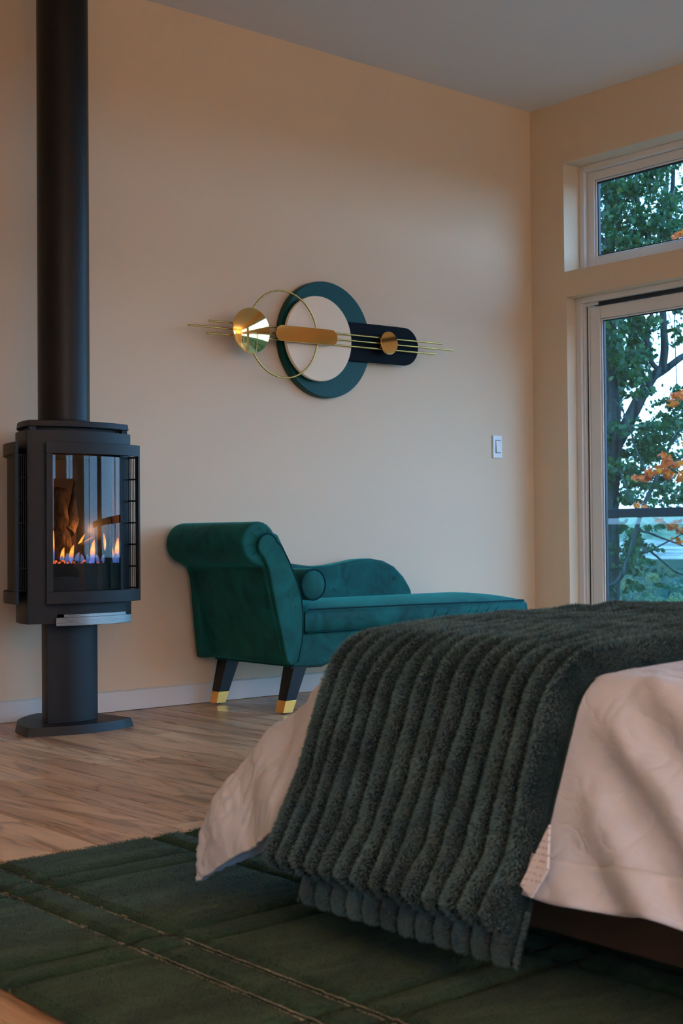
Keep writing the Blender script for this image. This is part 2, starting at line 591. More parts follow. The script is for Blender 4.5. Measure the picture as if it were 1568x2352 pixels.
while xi < -0.0:
    y = -.0 - random.choice([0, .25, .4, .55, .7]) * .8
    ytop = 0.0
    x_c = xi + PW / 2
    y = ytop + random.uniform(0, 1.1)
    if col % 5 == 2: y = ytop + .15
    while y > -4.3:
        L = random.choice(plank_lengths)
        yc = y - L / 2
        if x_c < .0 and yc - L / 2 < 0.2:
            d = np.array([x_c, yc, 0]) - CAM
            o = bpy.data.objects.new('plank', plank_me(L))
            link(o, floor); o.location = (x_c, yc, random.uniform(-.0004, 0.0002))
        y -= L
    xi += PW; col += 1
# the rest of the floor, out of the picture
rest = MB()
xx = X0
while xx < 0:
    y = -4.2
    while y > Y0:
        L = random.choice(plank_lengths[2:])
        if xx < -3.74 - 24 * PW - .06:
            pass
        rest.box(xx + .001, xx + PW - .001, max(y - L, Y0) + .001, y - .001 if y < -4.2 else y - .75, -.018, -.002)
        y -= L
    xx += PW
xx = X0
while xx < -3.74 - 25 * PW:
    y = 0
    while y > -4.9:
        L = random.choice(plank_lengths[2:]); rest.box(xx + .001, xx + PW - .001, y - L + .001, y - .001, -.018, -.002); y -= L
    xx += PW
o = rest.build('plank', mat_wood, floor); o['kind'] = 'stuff'

# baseboards
BBH, BBT = .0876, .014
bb = MB().box(X0, 0, -BBT, 0, 0.002, BBH - .004)
bb.box(X0, 0, -BBT + .004, 0, BBH - .004, BBH)
tag(bb.build('baseboard_left', mat_trim, bevel=.0015), kind='structure')
tag(MB().box(-BBT, 0, -.2455, 0, 0.002, BBH).build('baseboard_right', mat_trim, bevel=.0015), kind='structure')
tag(MB().box(X0, X0 + BBT, Y0, 0, 0.002, BBH).build('baseboard_side', mat_trim, bevel=.0015), kind='structure')
tag(MB().box(X0, 0, Y0, Y0 + BBT, 0.002, BBH).build('baseboard_back', mat_trim, bevel=.0015), kind='structure')


def frame_rect(mb, ya, yb, za, zb, w, x0, x1, wt=None, wb=None):
    """rectangular ring in a wall across x: outer ya(right... larger) yb, width w"""
    wt = w if wt is None else wt; wb = w if wb is None else wb
    mb.box(x0, x1, ya - w, ya, za, zb); mb.box(x0, x1, yb, yb + w, za, zb)
    mb.box(x0, x1, yb + w, ya - w, zb - wt, zb); mb.box(x0, x1, yb + w, ya - w, za, za + wb)


for i, (ya, yb) in enumerate(units):
    n = i + 1
    # transom window
    w = bpy.data.objects.new('window_%d' % n, None); link(w); w.location = (.17, (ya + yb) / 2, TR[1]); tag(w, kind='structure')
    tag(w, ['transom window over the sliding door nearest the corner', 'transom window over the second sliding door'][i])
    mb = MB(); frame_rect(mb, ya, yb, TR[1], TR[2], .034, .127, WT)
    mb.build('window_frame', mat_vinyl, w, bevel=.002)
    mb = MB(); frame_rect(mb, ya - .0345, yb + .0345, TR[1] + .0345, TR[2] - .0345, .046, .155, .205)
    sash = mb.build('sash', mat_vinyl, w, bevel=.003)
    mb = MB(); frame_rect(mb, ya - .081, yb + .081, TR[1] + .081, TR[2] - .081, .010, .163, .185)
    mb.build('glazing_bead', mat_vinyl, w, bevel=.004)
    mb = MB(); frame_rect(mb, ya - .0912, yb + .0912, TR[1] + .0912, TR[2] - .0912, .006, .172, .190)
    mb.build('gasket', mat_gasket, w)
    MB().box(.179, .183, yb + .096, ya - .096, TR[1] + .096, TR[2] - .096).build('pane', mat_glass, w)
    # sliding door
    ya2 = ya - .0128
    d = bpy.data.objects.new('door_%d' % n, None); link(d); d.location = (.12, (ya2 + yb) / 2, 0); tag(d, kind='structure')
    tag(d, ['white sliding glass door nearest the corner', 'second white sliding glass door'][i])
    mb = MB(); frame_rect(mb, ya2, yb, 0.0, DR[2], .034, .075, WT - .01, .032, .02)
    mb.build('door_frame', mat_vinyl, d, bevel=.002)
    # side track with its dark slot, then the sash
    mb = MB(); mb.box(.090, .150, ya2 - .046, ya2 - .0345, .021, DR[2] - .033); mb.box(.105, .150, ya2 - .066, ya2 - .0575, .021, DR[2] - .033)
    mb.build('side_track', mat_vinyl, d, bevel=.0015)
    mb = MB().box(.112, .150, ya2 - .0573, ya2 - .0462, .021, DR[2] - .033); mb.box(.100, .15, yb + .035, ya2 - .10, DR[2] - .050, DR[2] - .0325)
    mb.build('track_slot', mat_gasket, d)
    mb = MB().box(.095, .150, ya2 - .135, ya2 - .0345, DR[2] - .0485, DR[2] - .0330)
    mb.box(.095, .1, ya2 - .118, ya2 - .112, DR[2] - .0485, DR[2] - .0330)
    mb.build('track_stop', mat_vinyl, d, bevel=.001)
    mid = (ya2 + yb) / 2
    for k, (a, b, xx) in enumerate(((ya2 - .067, mid - .03, .110), (mid + .03, yb + .036, .160))):
        mb = MB(); frame_rect(mb, a, b, .022, DR[2] - .054, .068, xx, xx + .042)
        sp = mb.build('sash', mat_vinyl, d, bevel=.003)
        mb = MB(); frame_rect(mb, a - .0685, b + .0685, .0905, DR[2] - .1225, .009, xx + .006, xx + .03)
        mb.build('glazing_bead', mat_vinyl, d, bevel=.004)
        mb = MB(); frame_rect(mb, a - .0777, b + .0777, .0997, DR[2] - .1317, .004, xx + .014, xx + .03)
        mb.build('gasket', mat_gasket, d)
        MB().box(xx + .018, xx + .022, b + .081, a - .081, .103, DR[2] - .135).build('pane', mat_glass, d)
for k, (xa, xb, za, zb) in enumerate(back_holes):
    w = bpy.data.objects.new('window_%d' % (k + 3), None); link(w); w.location = ((xa + xb) / 2, Y0 - .1, za); tag(w, kind='structure')
    mb = MB()
    mb.box(xa, xa + .05, Y0 - .15, Y0 - .08, za, zb); mb.box(xb - .05, xb, Y0 - .15, Y0 - .08, za, zb)
    mb.box(xa + .05, xb - .05, Y0 - .15, Y0 - .08, za, za + .05); mb.box(xa + .05, xb - .05, Y0 - .15, Y0 - .08, zb - .05, zb)
    mb.box((xa + xb) / 2 - .03, (xa + xb) / 2 + .03, Y0 - .15, Y0 - .08, za + .05, zb - .05)
    mb.build('window_frame', mat_vinyl, w)
    MB().box(xa + .05, xb - .05, Y0 - .118, Y0 - .114, za + .05, zb - .05).build('pane', mat_glass, w)

# unseen round ceiling lights added as warm fill, behind and beside the camera
for k, (lx, ly) in enumerate(((-7.1, -1.9), (-7.1, -4.6), (-6.4, -7.4), (-2.9, -7.9))):
    t = thing('added_ceiling_light', ['added warm ceiling fill light left of the stove', 'added warm ceiling fill light by the middle of the side wall', 'added warm ceiling fill light in the back corner', 'added warm ceiling fill light behind the bed head'][k], 'light', (lx, ly, H - .012), 'added ceiling fill lights')
    MB().lathe((lx, ly, H - .012), [(.285, .011), (.285, -.05), (.262, -.05), (.262, .011)]).build('trim_ring', mat_trim, t, smooth=40)
    _m = M('fill_lens'); e = _m.n('ShaderNodeEmission'); e.inputs[0].default_value = (1, .62, .32, 1); e.inputs[1].default_value = 4.0
    _m.l(e.outputs[0], _m.out.inputs[0])
    MB().lathe((lx, ly, H - .006), [(.261, -.045), (.261, .004)]).build('lens', _m.m, t)
    ld = bpy.data.lights.new('lamp', 'SPOT'); ld.energy = WARM_W; ld.color = (1.0, .70, .46); ld.spot_size = R_(165); ld.spot_blend = .6; ld.shadow_soft_size = .26
    lo = bpy.data.objects.new('lamp', ld); link(lo, t); lo.location = (0, 0, -.07)

# unseen torchieres added behind the camera to warm the upper walls and ceiling
for k, (lx, ly) in enumerate(((-5.85, -8.35), (-.8, -8.1))):
    t = thing('added_torchiere', ['added black torchiere uplight between the two back windows', 'added black torchiere uplight in the back corner by the glass doors'][k], 'lamp', (lx, ly, 0), 'added torchiere uplights')
    MB().lathe((lx, ly, 0), [(.14, 0), (.14, .015), (.02, .03)]).build('base', mat_black, t, smooth=40)
    MB().lathe((lx, ly, 0), [(.014, .03), (.014, 1.62)], n=16).build('pole', mat_black, t, smooth=40)
    MB().lathe((lx, ly, 0), [(.02, 1.60), (.10, 1.63), (.17, 1.72), (.163, 1.722), (.095, 1.64), (.02, 1.625)]).build('bowl_shade', mat_black, t, smooth=60)
    ld = bpy.data.lights.new('fill_bulb', 'SPOT'); ld.energy = UP_W * (2.0, .7)[k]; ld.color = (1.0, .68, .42); ld.spot_size = R_(176); ld.spot_blend = .35; ld.shadow_soft_size = .12
    lo = bpy.data.objects.new('fill_bulb', ld); link(lo, t); lo.location = (0, 0, 1.73); lo.rotation_euler = (math.pi, 0, 0)

# ------------------------------------------------------------------ gas stove
SC = np.array([-3.041, -.302])
ROT = -1.5
def tri(Rad):
    return [SC + Rad * np.array([math.cos(R_(a + ROT)), math.sin(R_(a + ROT))]) for a in (210, 330, 90)]   # A front left, B right, C back
def reuleaux(Rad, n=14, grow=0.0):
    A, B, C = tri(Rad)
    s = Rad * math.sqrt(3)
    pts = []
    for ctr, a0 in ((C, 240), (A, 0), (B, 120)):
        for i in range(n):
            a = R_(a0 + ROT + 60 * i / n)
            pts.append(ctr + (s + grow) * np.array([math.cos(a), math.sin(a)]))
    return pts
stove = thing('gas_stove', 'black freestanding three-sided gas stove on a pedestal with a lit fire', 'stove', (*SC, 0))
mb = MB(); mb.prism(reuleaux(.258), 0.0, .033, top_scale=.962)
mb.build('base_plate', mat_black, stove, smooth=30)
mb = MB(); mb.prism(reuleaux(.1215), .0335, .43)
ped = mb.build('pedestal', mat_black, stove, smooth=30)
BR = .2505; BS = BR * math.sqrt(3)
A, B, C = tri(BR)
ZB, ZT = .412, 1.128
FZ0, FZ1 = .528, 1.045                      # window opening heights
mb = MB()
mb.prism(reuleaux(BR - .004), ZB + .004, ZB + .012); mb.prism(reuleaux(BR - .004), ZT - .012, ZT - .004)
mb.arcbox(A, BS - .008, BS, 0 + ROT, 60 + ROT, ZB, ZT); mb.arcbox(B, BS - .008, BS, 120 + ROT, 180 + ROT, ZB, ZT)
f0, f1 = 240 + ROT, 300 + ROT
mb.arcbox(C, BS - .008, BS, f0, f1, FZ1, ZT); 
mb.arcbox(C, BS - .008, BS, f0, f1, ZB + .035, FZ0)
mb.arcbox(C, BS - .008, BS, f0, f0 + 14, ZB, ZB + .036, 4); mb.arcbox(C, BS - .008, BS, f1 - 5, f1, ZB, ZB + .036, 4)
mb.arcbox(C, BS - .008, BS, f0, f0 + 10.8, FZ0, FZ1, 4); mb.arcbox(C, BS - .008, BS, f1 - 9, f1, FZ0, FZ1, 4)
body = mb.build('body', mat_black, stove, smooth=30)
# seam strip along the near corner
MB().tube([(A[0] + .002, A[1] + .002, ZB), (A[0] + .002, A[1] + .002, ZT)], .004, 8).build('corner_seam', mat_black, stove, smooth=60)
# lid
mb = MB(); mb.prism(reuleaux(.245), 1.143, 1.166, top_scale=.985); mb.build('lid', mat_black, stove, smooth=30, bevel=.002)
mb = MB(); mb.prism(reuleaux(.205), ZT - .01, 1.144); mb.build('lid_neck', mat_dark, stove, smooth=30)
for k, P in enumerate(tri(.222)):
    MB().box(P[0] - .012, P[0] + .012, P[1] - .012, P[1] + .012, ZT - .006, 1.146).build('lid_spacer', mat_black, stove)
# flue pipe
fl = MB().lathe((SC[0] - .002, SC[1], 0), [(.0985, 1.166), (.0985, 3.06)], n=48).build('flue_pipe', mat_pipe, stove, smooth=40)
MB().lathe((SC[0] - .002, SC[1], 0), [(.1005, 1.164), (.1005, 1.176), (.0985, 1.178)], n=48).build('flue_collar', mat_pipe, stove, smooth=40)
# ash lip in brushed steel
lip = MB().arcbox(C, BS + .012, BS + .022, f0 + 13, f1 - 4.5, ZB - .008, ZB + .024, 20).build('ash_lip', mat_steel, stove, smooth=30, bevel=.0015)
MB().arcbox(C, BS - .03, BS + .011, f0 + 17, f1 - 7, ZB + .014, ZB + .034, 20).build('lip_bracket', mat_steel, stove, smooth=30)
# firebox liner and floor
Ai, Bi, Ci = tri(BR - .03)
si = (BR - .03) * math.sqrt(3)
mb = MB(); mb.arcbox(Ai, si - .004, si, 2 + ROT, 58 + ROT, FZ0, FZ1); mb.arcbox(Bi, si - .004, si, 122 + ROT, 178 + ROT, FZ0, FZ1)
mb.build('firebox_liner', mat_liner, stove, smooth=30)
mb = MB(); mb.prism(reuleaux(BR - .034), FZ0 + .001, .632); mb.build('burner_tray', mat_dark, stove, smooth=30)
mb = MB(); mb.prism(reuleaux(BR - .034), FZ1 - .004, FZ1 + .004); mb.build('baffle', mat_dark, stove, smooth=30)
# dark side wall of the firebox towards the right
MB().arcbox(C, BS - .20, BS - .012, f1 - 14.5, f1 - 13.5, FZ0 + .01, FZ1 - .01, 2).build('side_baffle', mat_dark, stove)


def blob_log(name, pts, rads, seed):
    random.seed(seed)
    return MB().tube(pts, rads, 16, True, .10).build(name, mat_log, stove, smooth=50)
def sp(u, v, z):   # stove coordinates: u along the front face, v towards the back
    d = np.array([math.cos(R_(ROT)), math.sin(R_(ROT))]); n_ = np.array([-d[1], d[0]])
    q = SC + (u + .072) * d + v * n_
    return (q[0], q[1], z)
lp = [(-.095 + .0 * i, .02 + .05 * i / 5, .64 + .052 * i) for i in range(6)]
blob_log('log', [sp(-.075, .0, .632), sp(-.078, .02, .70), sp(-.07, .035, .77), sp(-.075, .05, .85), sp(-.06, .06, .92)], [.040, .043, .038, .034, .026], 1)
blob_log('log', [sp(-.06, .01, .75), sp(-.02, .035, .80), sp(.005, .05, .87), sp(.02, .06, .95)], [.03, .026, .024, .018], 2)
blob_log('log', [sp(-.055, -.06, .640), sp(-.03, -.07, .672), sp(.01, -.075, .688), sp(.05, -.075, .678), sp(.072, -.07, .645)], [.026, .038, .045, .043, .028], 3)
blob_log('log', [sp(-.13, -.05, .640), sp(-.10, -.055, .648), sp(-.06, -.06, .645), sp(-.03, -.065, .64)], [.018, .025, .026, .015], 4)
random.seed(11)
em = MB()
for k in range(150):
    u, v = random.uniform(-.16, .08), random.uniform(-.115, .02)
    r = random.uniform(.005, .010)
    p = sp(u, v, .632 + r * .6)
    em.lathe(p, [(r * .5, -r), (r, -r * .3), (r * .8, r * .5), (r * .3, r)], n=6)
tag(em.build('ember_bed', mat_ember, stove), kind='stuff')
def flame(u, v, z0, h, r, lean=0.0, mat=None, n=11):
    pts, rd = [], []
    ph = random.uniform(0, 6.28)
    for i in range(n):
        t = i / (n - 1)
        pts.append(sp(u + lean * t * t + .12 * r * math.sin(5 * t + ph), v + .2 * r * math.sin(4 * t + ph), z0 + h * t))
        rd.append(r * (.55 + 1.1 * t) * (1 - t) ** .8 + .0004)
    return MB().tube(pts, rd, 10, True, .06).build('flame', mat or mat_flame, stove, smooth=80)
for a in ((-.124, -.075, .634, .060, .012, .010), (-.100, -.1, .634, .070, .013, .014), (-.020, -.118, .634, .088, .016, .012),
          (.050, -.118, .634, .112, .019, -.022), (.066, -.112, .634, .075, .016, -.006), (.098, -.095, .634, .095, .014, .010),
          (-.048, -.05, .65, .095, .010, .035), (-.135, -.02, .64, .12, .012, .004)):
    flame(*a)
for k in range(13):
    flame(-.135 + .0205 * k, -.122 + .03 * abs(k - 8) / 8 + random.uniform(-.008, .008), .633, random.uniform(.026, .046), random.uniform(.010, .015), random.uniform(-.01, .01), mat_flame_blue, 7)
ld = bpy.data.lights.new('fire_glow', 'POINT'); ld.energy = 1.7; ld.color = (1.0, .42, .12); ld.shadow_soft_size = .04
lo = bpy.data.objects.new('fire_glow', ld); link(lo, stove); q = sp(0.0, -.045, .76); lo.location = (q[0] - SC[0], q[1] - SC[1], q[2])
# glass and the three curved doors standing off the body
MB().arcbox(C, BS - .004, BS - .001, f0 + 4, f1 - 4, FZ0 - .003, FZ1 + .003, 24).build('glass', mat_stoveglass, stove, smooth=40)


def curved_door(ctr, a0, back=False):
    d = .046
    r0, r1 = BS + d - .014, BS + d
    s0, s1 = a0 + 8.4, a0 + 59.2
    mb = MB()
    z0, z1, zi0, zi1 = .487, 1.083, .532, 1.040
    mb.arcbox(ctr, r0, r1, s0, s1, z0, zi0, 24); mb.arcbox(ctr, r0, r1, s0, s1, zi1, z1, 24)
    mb.arcbox(ctr, r0, r1, s0, s0 + 2.9, zi0, zi1, 4); mb.arcbox(ctr, r0, r1, s1 - 1.5, s1, zi0, zi1, 4)
    o = mb.build('door', mat_black, stove, smooth=30, bevel=.0012)
    # side grille: slotted plate between door and body, five cross bars
    for (g, nm) in ((s1 - 1.2, 'side_grille'), (s0 + 1.0, 'side_grille')):
        mb = MB()
        a = R_(g)
        dr = np.array([math.cos(a), math.sin(a)]); tn = np.array([-dr[1], dr[0]])
        for k in range(5):
            rr = BS + .001 + k * (d - .016) / 4
            p = np.array(ctr) + dr * rr
            mb.tube([(p[0], p[1], zi0), (p[0], p[1], zi1)], .0016, 6)
        for k in range(7):
            z = zi0 + .004 + (zi1 - zi0 - .008) * k / 6
            p = np.array(ctr) + dr * (BS + d / 2 - .008)
            q0 = p - dr * (d / 2 - .007); q1 = p + dr * (d / 2 - .007)
            mb.tube([(q0[0], q0[1], z), (q1[0], q1[1], z)], .0036, 6)
        mb.build(nm, mat_black, stove)
    return o
curved_door(C, f0)
curved_door(B, 120 + ROT)
curved_door(A, 0 + ROT)
MB().arcbox(B, BS + .029, BS + .031, 129 + ROT, 178.5 + ROT, .53, 1.042, 16).build('mesh_screen', mat_dark, stove, smooth=30)

# ------------------------------------------------------------------ chaise longue
YF, YR = -.600, -.040
ch = thing('chaise_longue', 'teal velvet chaise longue with rolled back against the wall', 'chaise', (-1.45, -.32, 0))
# rail with an arched lower edge
rail_p = [(-2.165, .192), (-2.0, .190), (-1.90, .224), (-1.72, .246), (-1.45, .252), (-1.15, .246), (-.96, .224), (-.86, .190), (-.755, .190), (-.755, .326), (-2.12, .326)]
MB().prism(rail_p, YF + .004, YR, 'y').build('seat_rail', mat_velvet, ch, bevel=.008, seg=3)
MB().box(-2.15, -.77, YF + .02, YR - .02 + .0, .26, .30).build('base_lining', mat_dark, ch)
mb = MB()
for i in range(len(rail_p[:9]) - 1):
    (xa, za), (xb, zb) = rail_p[i], rail_p[i + 1]
    for yy in (YF + .016,):
        mb.tube([(xa, yy, za - .001), (xb, yy, zb - .001)], .006, 6)
mb.build('lining_edge', mat_dark, ch)


def cushion(name, x0, x1, y0, y1, z0, z1, crown, r, nx=60, ny=28):
    """rounded box with a crowned top, as closed rings from bottom to top"""
    P = []
    rows = [(0.0, 0.0, 0)]
    prof = [(r * .7, z0), (0, z0 + r * .6), (-.002, (z0 + z1) / 2), (0, z1 - r * .8), (r * .35, z1 - r * .2), (r, z1)]
    verts, faces = [], []
    def ring(inset, z):
        pts = []
        xa, xb, ya, yb = x0 + inset, x1 - inset, y0 + inset, y1 - inset
        rc = .03
        for i in range(nx): pts.append((xa + (xb - xa) * i / nx, ya))
        for i in range(ny): pts.append((xb, ya + (yb - ya) * i / ny))
        for i in range(nx): pts.append((xb - (xb - xa) * i / nx, yb))
        for i in range(ny): pts.append((xa, yb - (yb - ya) * i / ny))
        return [(p[0], p[1], z) for p in pts]
    N = 2 * (nx + ny)
    for ins, z in prof: verts += ring(ins, z)
    for i in range(len(prof) - 1):
        for k in range(N): faces.append((i * N + k, i * N + (k + 1) % N, (i + 1) * N + (k + 1) % N, (i + 1) * N + k))
    # crown: concentric rings
    steps = [.12, .25, .4, .6, .8, .97]
    xm, ym = (x0 + x1) / 2, (y0 + y1) / 2
    for s_ in steps:
        base = ring(r, z1)
        rr = []
        hy = (y1 - y0) / 2 - r; hx = (x1 - x0) / 2 - r
        k_in = s_ * hy
        for (x, y, z) in base:
            nx_ = xm + (x - xm) * max(0.0, (hx - k_in) / hx); ny_ = ym + (y - ym) * (1 - s_)
            rr.append((nx_, ny_, z1 + crown * math.sin(s_ * math.pi / 2) ** .8))
        verts += rr
    m0 = len(prof) - 1
    for i in range(len(steps)):
        for k in range(N): faces.append(((m0 + i) * N + k, (m0 + i) * N + (k + 1) % N, (m0 + i + 1) * N + (k + 1) % N, (m0 + i + 1) * N + k))
    faces.append(tuple(range(N))[::-1]); faces.append(tuple(range((len(prof) + len(steps) - 1) * N, (len(prof) + len(steps)) * N)))
    mb = MB().add(verts, faces)
    return mb.build(name, mat_velvet, ch, smooth=50)
cushion('seat_cushion', -2.10, -.742, YF - .004, YR - .06, .327, .418, .038, .022)
pz = .4215
mb = MB().tube([(-2.08, YF - .001, pz + .004), (-1.5, YF - .004, pz + .002), (-.76, YF - .001, pz - .004), (-.744, YF + .02, pz - .005), (-.744, YR - .08, pz - .004)], .0035, 8)
mb.tube([(-2.09, YF - .003, .331), (-1.5, YF - .004, .330), (-.75, YF - .003, .329)], .003, 8)
mb.build('piping', mat_piping, ch, smooth=60)
# pulled creases along the cushion side
mb = MB()
for k, x in enumerate((-1.38, -1.30, -1.16, -1.11, -1.04, -.98)):
    MB().tube([(x, YF - .004, .35), (x + .02, YF - .0055, .375), (x + .05, YF - .004, .405)], [.001, .004, .001], 6).build('cushion_crease', mat_velvet, ch, smooth=60)
pass
# rolled back
RC = np.array([-2.322, .702]); RR = .088
prof = [(-2.180, .200), (-2.135, .205), (-2.105, .30), (-2.092, .40), (-2.097, .47), (-2.116, .535), (-2.150, .61), (-2.19, .68), (-2.222, .735)]
for a in range(30, 262, 14):
    prof.append((RC[0] + RR * math.cos(R_(a)), RC[1] + RR * math.sin(R_(a))))
prof += [(-2.300, .600), (-2.292, .56), (-2.272, .47), (-2.240, .35), (-2.205, .215)]
MB().prism(prof, YF + .012, YR + .0, 'y').build('rolled_back', mat_velvet, ch, bevel=.02, seg=4)
# facing panel at the front end of the back, with welt
inner = [(-2.178, .202), (-2.140, .212), (-2.118, .30), (-2.112, .40), (-2.120, .47), (-2.142, .54), (-2.180, .62), (-2.222, .69)]
for a in range(20, 250, 14):
    inner.append((RC[0] + .03 + RR * .55 * math.cos(R_(a)), RC[1] - .01 + RR * .55 * math.sin(R_(a))))
inner += [(-2.288, .60), (-2.275, .54), (-2.258, .46), (-2.228, .34), (-2.200, .22)]
MB().prism(inner, YF - .006, YF + .02, 'y').build('facing_panel', mat_velvet, ch, bevel=.006, seg=3)
mb = MB(); w_pts = [(p[0], YF - .004, p[1]) for p in inner[1:20]]
mb.tube(w_pts, .0035, 8); mb.build('welt', mat_piping, ch, smooth=60)
# facing at the wall end of the back, standing a little proud behind it
rf = [(-2.253, .205), (-2.13, .205), (-2.10, .40), (-2.12, .54), (-2.19, .68)]
for a in range(30, 262, 14):
    rf.append((RC[0] + (RR - .002) * math.cos(R_(a)), RC[1] + (RR - .002) * math.sin(R_(a))))
rf += [(-2.306, .60), (-2.288, .547), (-2.272, .38)]
MB().prism(rf, YR - .045, YR + .006, 'y').build('facing_panel', mat_velvet, ch, bevel=.010, seg=3)
# pleats gathered at the end of the roll
mb = MB()
for a in (60, 100, 140, 185, 225):
    c_, s_ = math.cos(R_(a)), math.sin(R_(a))
    p0 = (RC[0] + .02 + RR * .55 * c_, YF + .004, RC[1] + RR * .55 * s_); p1 = (RC[0] + RR * .97 * c_, YF + .022, RC[1] + RR * .97 * s_); p2 = (RC[0] + RR * 1.002 * c_, YF + .055, RC[1] + RR * 1.002 * s_)
    MB().tube([p0, p1, p2], [.0015, .0026, .0004], 6).build('pleat', mat_velvet, ch, smooth=60)
# low shaped side back along the wall
sb = [(-2.13, .40), (-1.05, .40), (-1.035, .452), (-1.05, .478), (-1.09, .53), (-1.15, .58), (-1.22, .609), (-1.30, .621), (-1.38, .618), (-1.46, .606), (-1.55, .594), (-1.66, .590), (-1.78, .605), (-1.95, .65), (-2.13, .70)]
MB().prism(sb, YR - .085, YR + .004, 'y').build('side_back', mat_velvet, ch, bevel=.016, seg=4)


def tapered_leg(xt, yt, lean, side):
    """square tapered leg leaning outwards; gold cap on the foot"""
    zt, zc, zf = .205, .055, .006
    def sec(z):
        t = (zt - z) / (zt - zf)
        return xt + lean * t, .036 - .012 * t
    lg = MB()
    v = []
    for z in (zt, zc):
        c, h = sec(z)
        v += [(c - h, yt - h, z), (c + h, yt - h, z), (c + h, yt + h, z), (c - h, yt + h, z)]
    F = [(0, 1, 2, 3), (4, 7, 6, 5), (0, 4, 5, 1), (1, 5, 6, 2), (2, 6, 7, 3), (3, 7, 4, 0)]
    l = lg.add(v, F).build('leg', mat_leg, ch, bevel=.0015)
    v = []
    for z in (zc + .001, zf):
        c, h = sec(z); h += .0012
        v += [(c - h, yt - h, z), (c + h, yt - h, z), (c + h, yt + h, z), (c - h, yt + h, z)]
    cp = MB().add(v, F)
    o = cp.build('foot_cap', mat_cap, l, bevel=.0012); o['label'] = 'gold foot cap'
    c, h = sec(zf)
    MB().lathe((c, yt, 0), [(.011, .0), (.011, zf + .001)], n=12).build('glide', mat_bolt, l)
tapered_leg(-2.112, YF + .045, -.065, 0)
tapered_leg(-2.112, YR - .045, -.065, 0)
tapered_leg(-.80, YF + .045, .05, 0)
tapered_leg(-.80, YR - .045, .05, 0)

bol = thing('bolster_cushion', 'round teal velvet bolster cushion lying on the chaise against its rolled back', 'cushion', (-2.02, -.33, .456))
BX, BZ, BRD = -2.018, .526, .067
MB().lathe((BX, -.56, BZ), [(BRD - .012, -.001), (BRD - .003, .003), (BRD, .012), (BRD, .44), (BRD - .004, .447), (BRD - .014, .45)], 'y', 40).build('cover', mat_velvet, bol, smooth=50)
ring = [(BX + (BRD - .003) * math.cos(t), -.558, BZ + (BRD - .003) * math.sin(t)) for t in np.linspace(0, 2 * math.pi, 41)]
MB().tube(ring, .0034, 8, False).build('piping', mat_piping, bol, smooth=60)

# ------------------------------------------------------------------ wall art
TILT = R_(.82)
art = thing('wall_art', 'abstract metal wall sculpture of gold, teal, cream and black discs', 'wall art', (-1.5, 0, 1.66))
AX = -1.5
def az(x, dz=0.0):                       # the piece hangs a little askew
    return 1.6605 + (x - AX) * math.tan(TILT) + dz
def disc(name, x, z, r, y0, y1, mat, bev=.004, n=64):
    return MB().lathe((x, y0, z), [(r - bev, 0), (r - bev * .3, (y1 - y0) * -.0 + (y1 - y0) * .12), (r, (y1 - y0) * .4), (r, y1 - y0)], 'y', n).build(name, mat, art, smooth=40)
disc('teal_disc', -1.500, az(-1.5), .277, -.040, -.004, mat_teal)
def pill(name, xa, xb, h, y0, y1, mat, bevel=.002):
    r = h / 2
    pts = []
    for a in range(-90, 91, 10): pts.append((xb - r + r * math.cos(R_(a)), r * math.sin(R_(a))))
    for a in range(90, 271, 10): pts.append((xa + r + r * math.cos(R_(a)), r * math.sin(R_(a))))
    P = [(x, az(x) + dz) for x, dz in pts]
    return MB().prism(P, y0, y1, 'y').build(name, mat, art, smooth=40, bevel=bevel)
pill('black_plate', -1.56, -.917, .187, -.056, -.041, mat_navy)
disc('cream_disc', -1.572, az(-1.572, -.004), .2005, -.072, -.057, mat_cream, .003)
mb = MB(); ringp = [(-1.798 + .199 * math.cos(t), -.088, az(-1.798) - .003 + .199 * math.sin(t)) for t in np.linspace(0, 2 * math.pi, 97)]
mb.tube(ringp, .0042, 10, False); mb.build('gold_ring', mat_rod, art, smooth=60)
for k, (xa, xb, dz) in enumerate(((-2.205, -.775, .027), (-2.315, -.692, -.0005), (-2.215, -.820, -.028))):
    MB().tube([(xa, -.079, az(xa, dz)), (xb, -.079, az(xb, dz))], .0042, 10).build('gold_rod', mat_rod, art, smooth=60)
disc('gold_mirror_disc', -1.990, az(-1.990, -.002), .102, -.104, -.096, mat_gold, .002, 72)
disc('gold_stud_disc', -1.152, az(-1.152, .002), .0565, -.100, -.090, mat_gold, .002, 56)
pill('gold_plate', -1.852, -1.488, .073, -.106, -.098, mat_gold, .0015)
mb = MB()
for (x, y0) in ((-1.99, -.097), (-1.152, -.091), (-1.80, -.099), (-1.55, -.099)):
    MB().tube([(x, y0, az(x)), (x, -.002 if x < -1.8 else -.041, az(x))], .008, 10).build('spacer_post', mat_bolt, art, smooth=60)

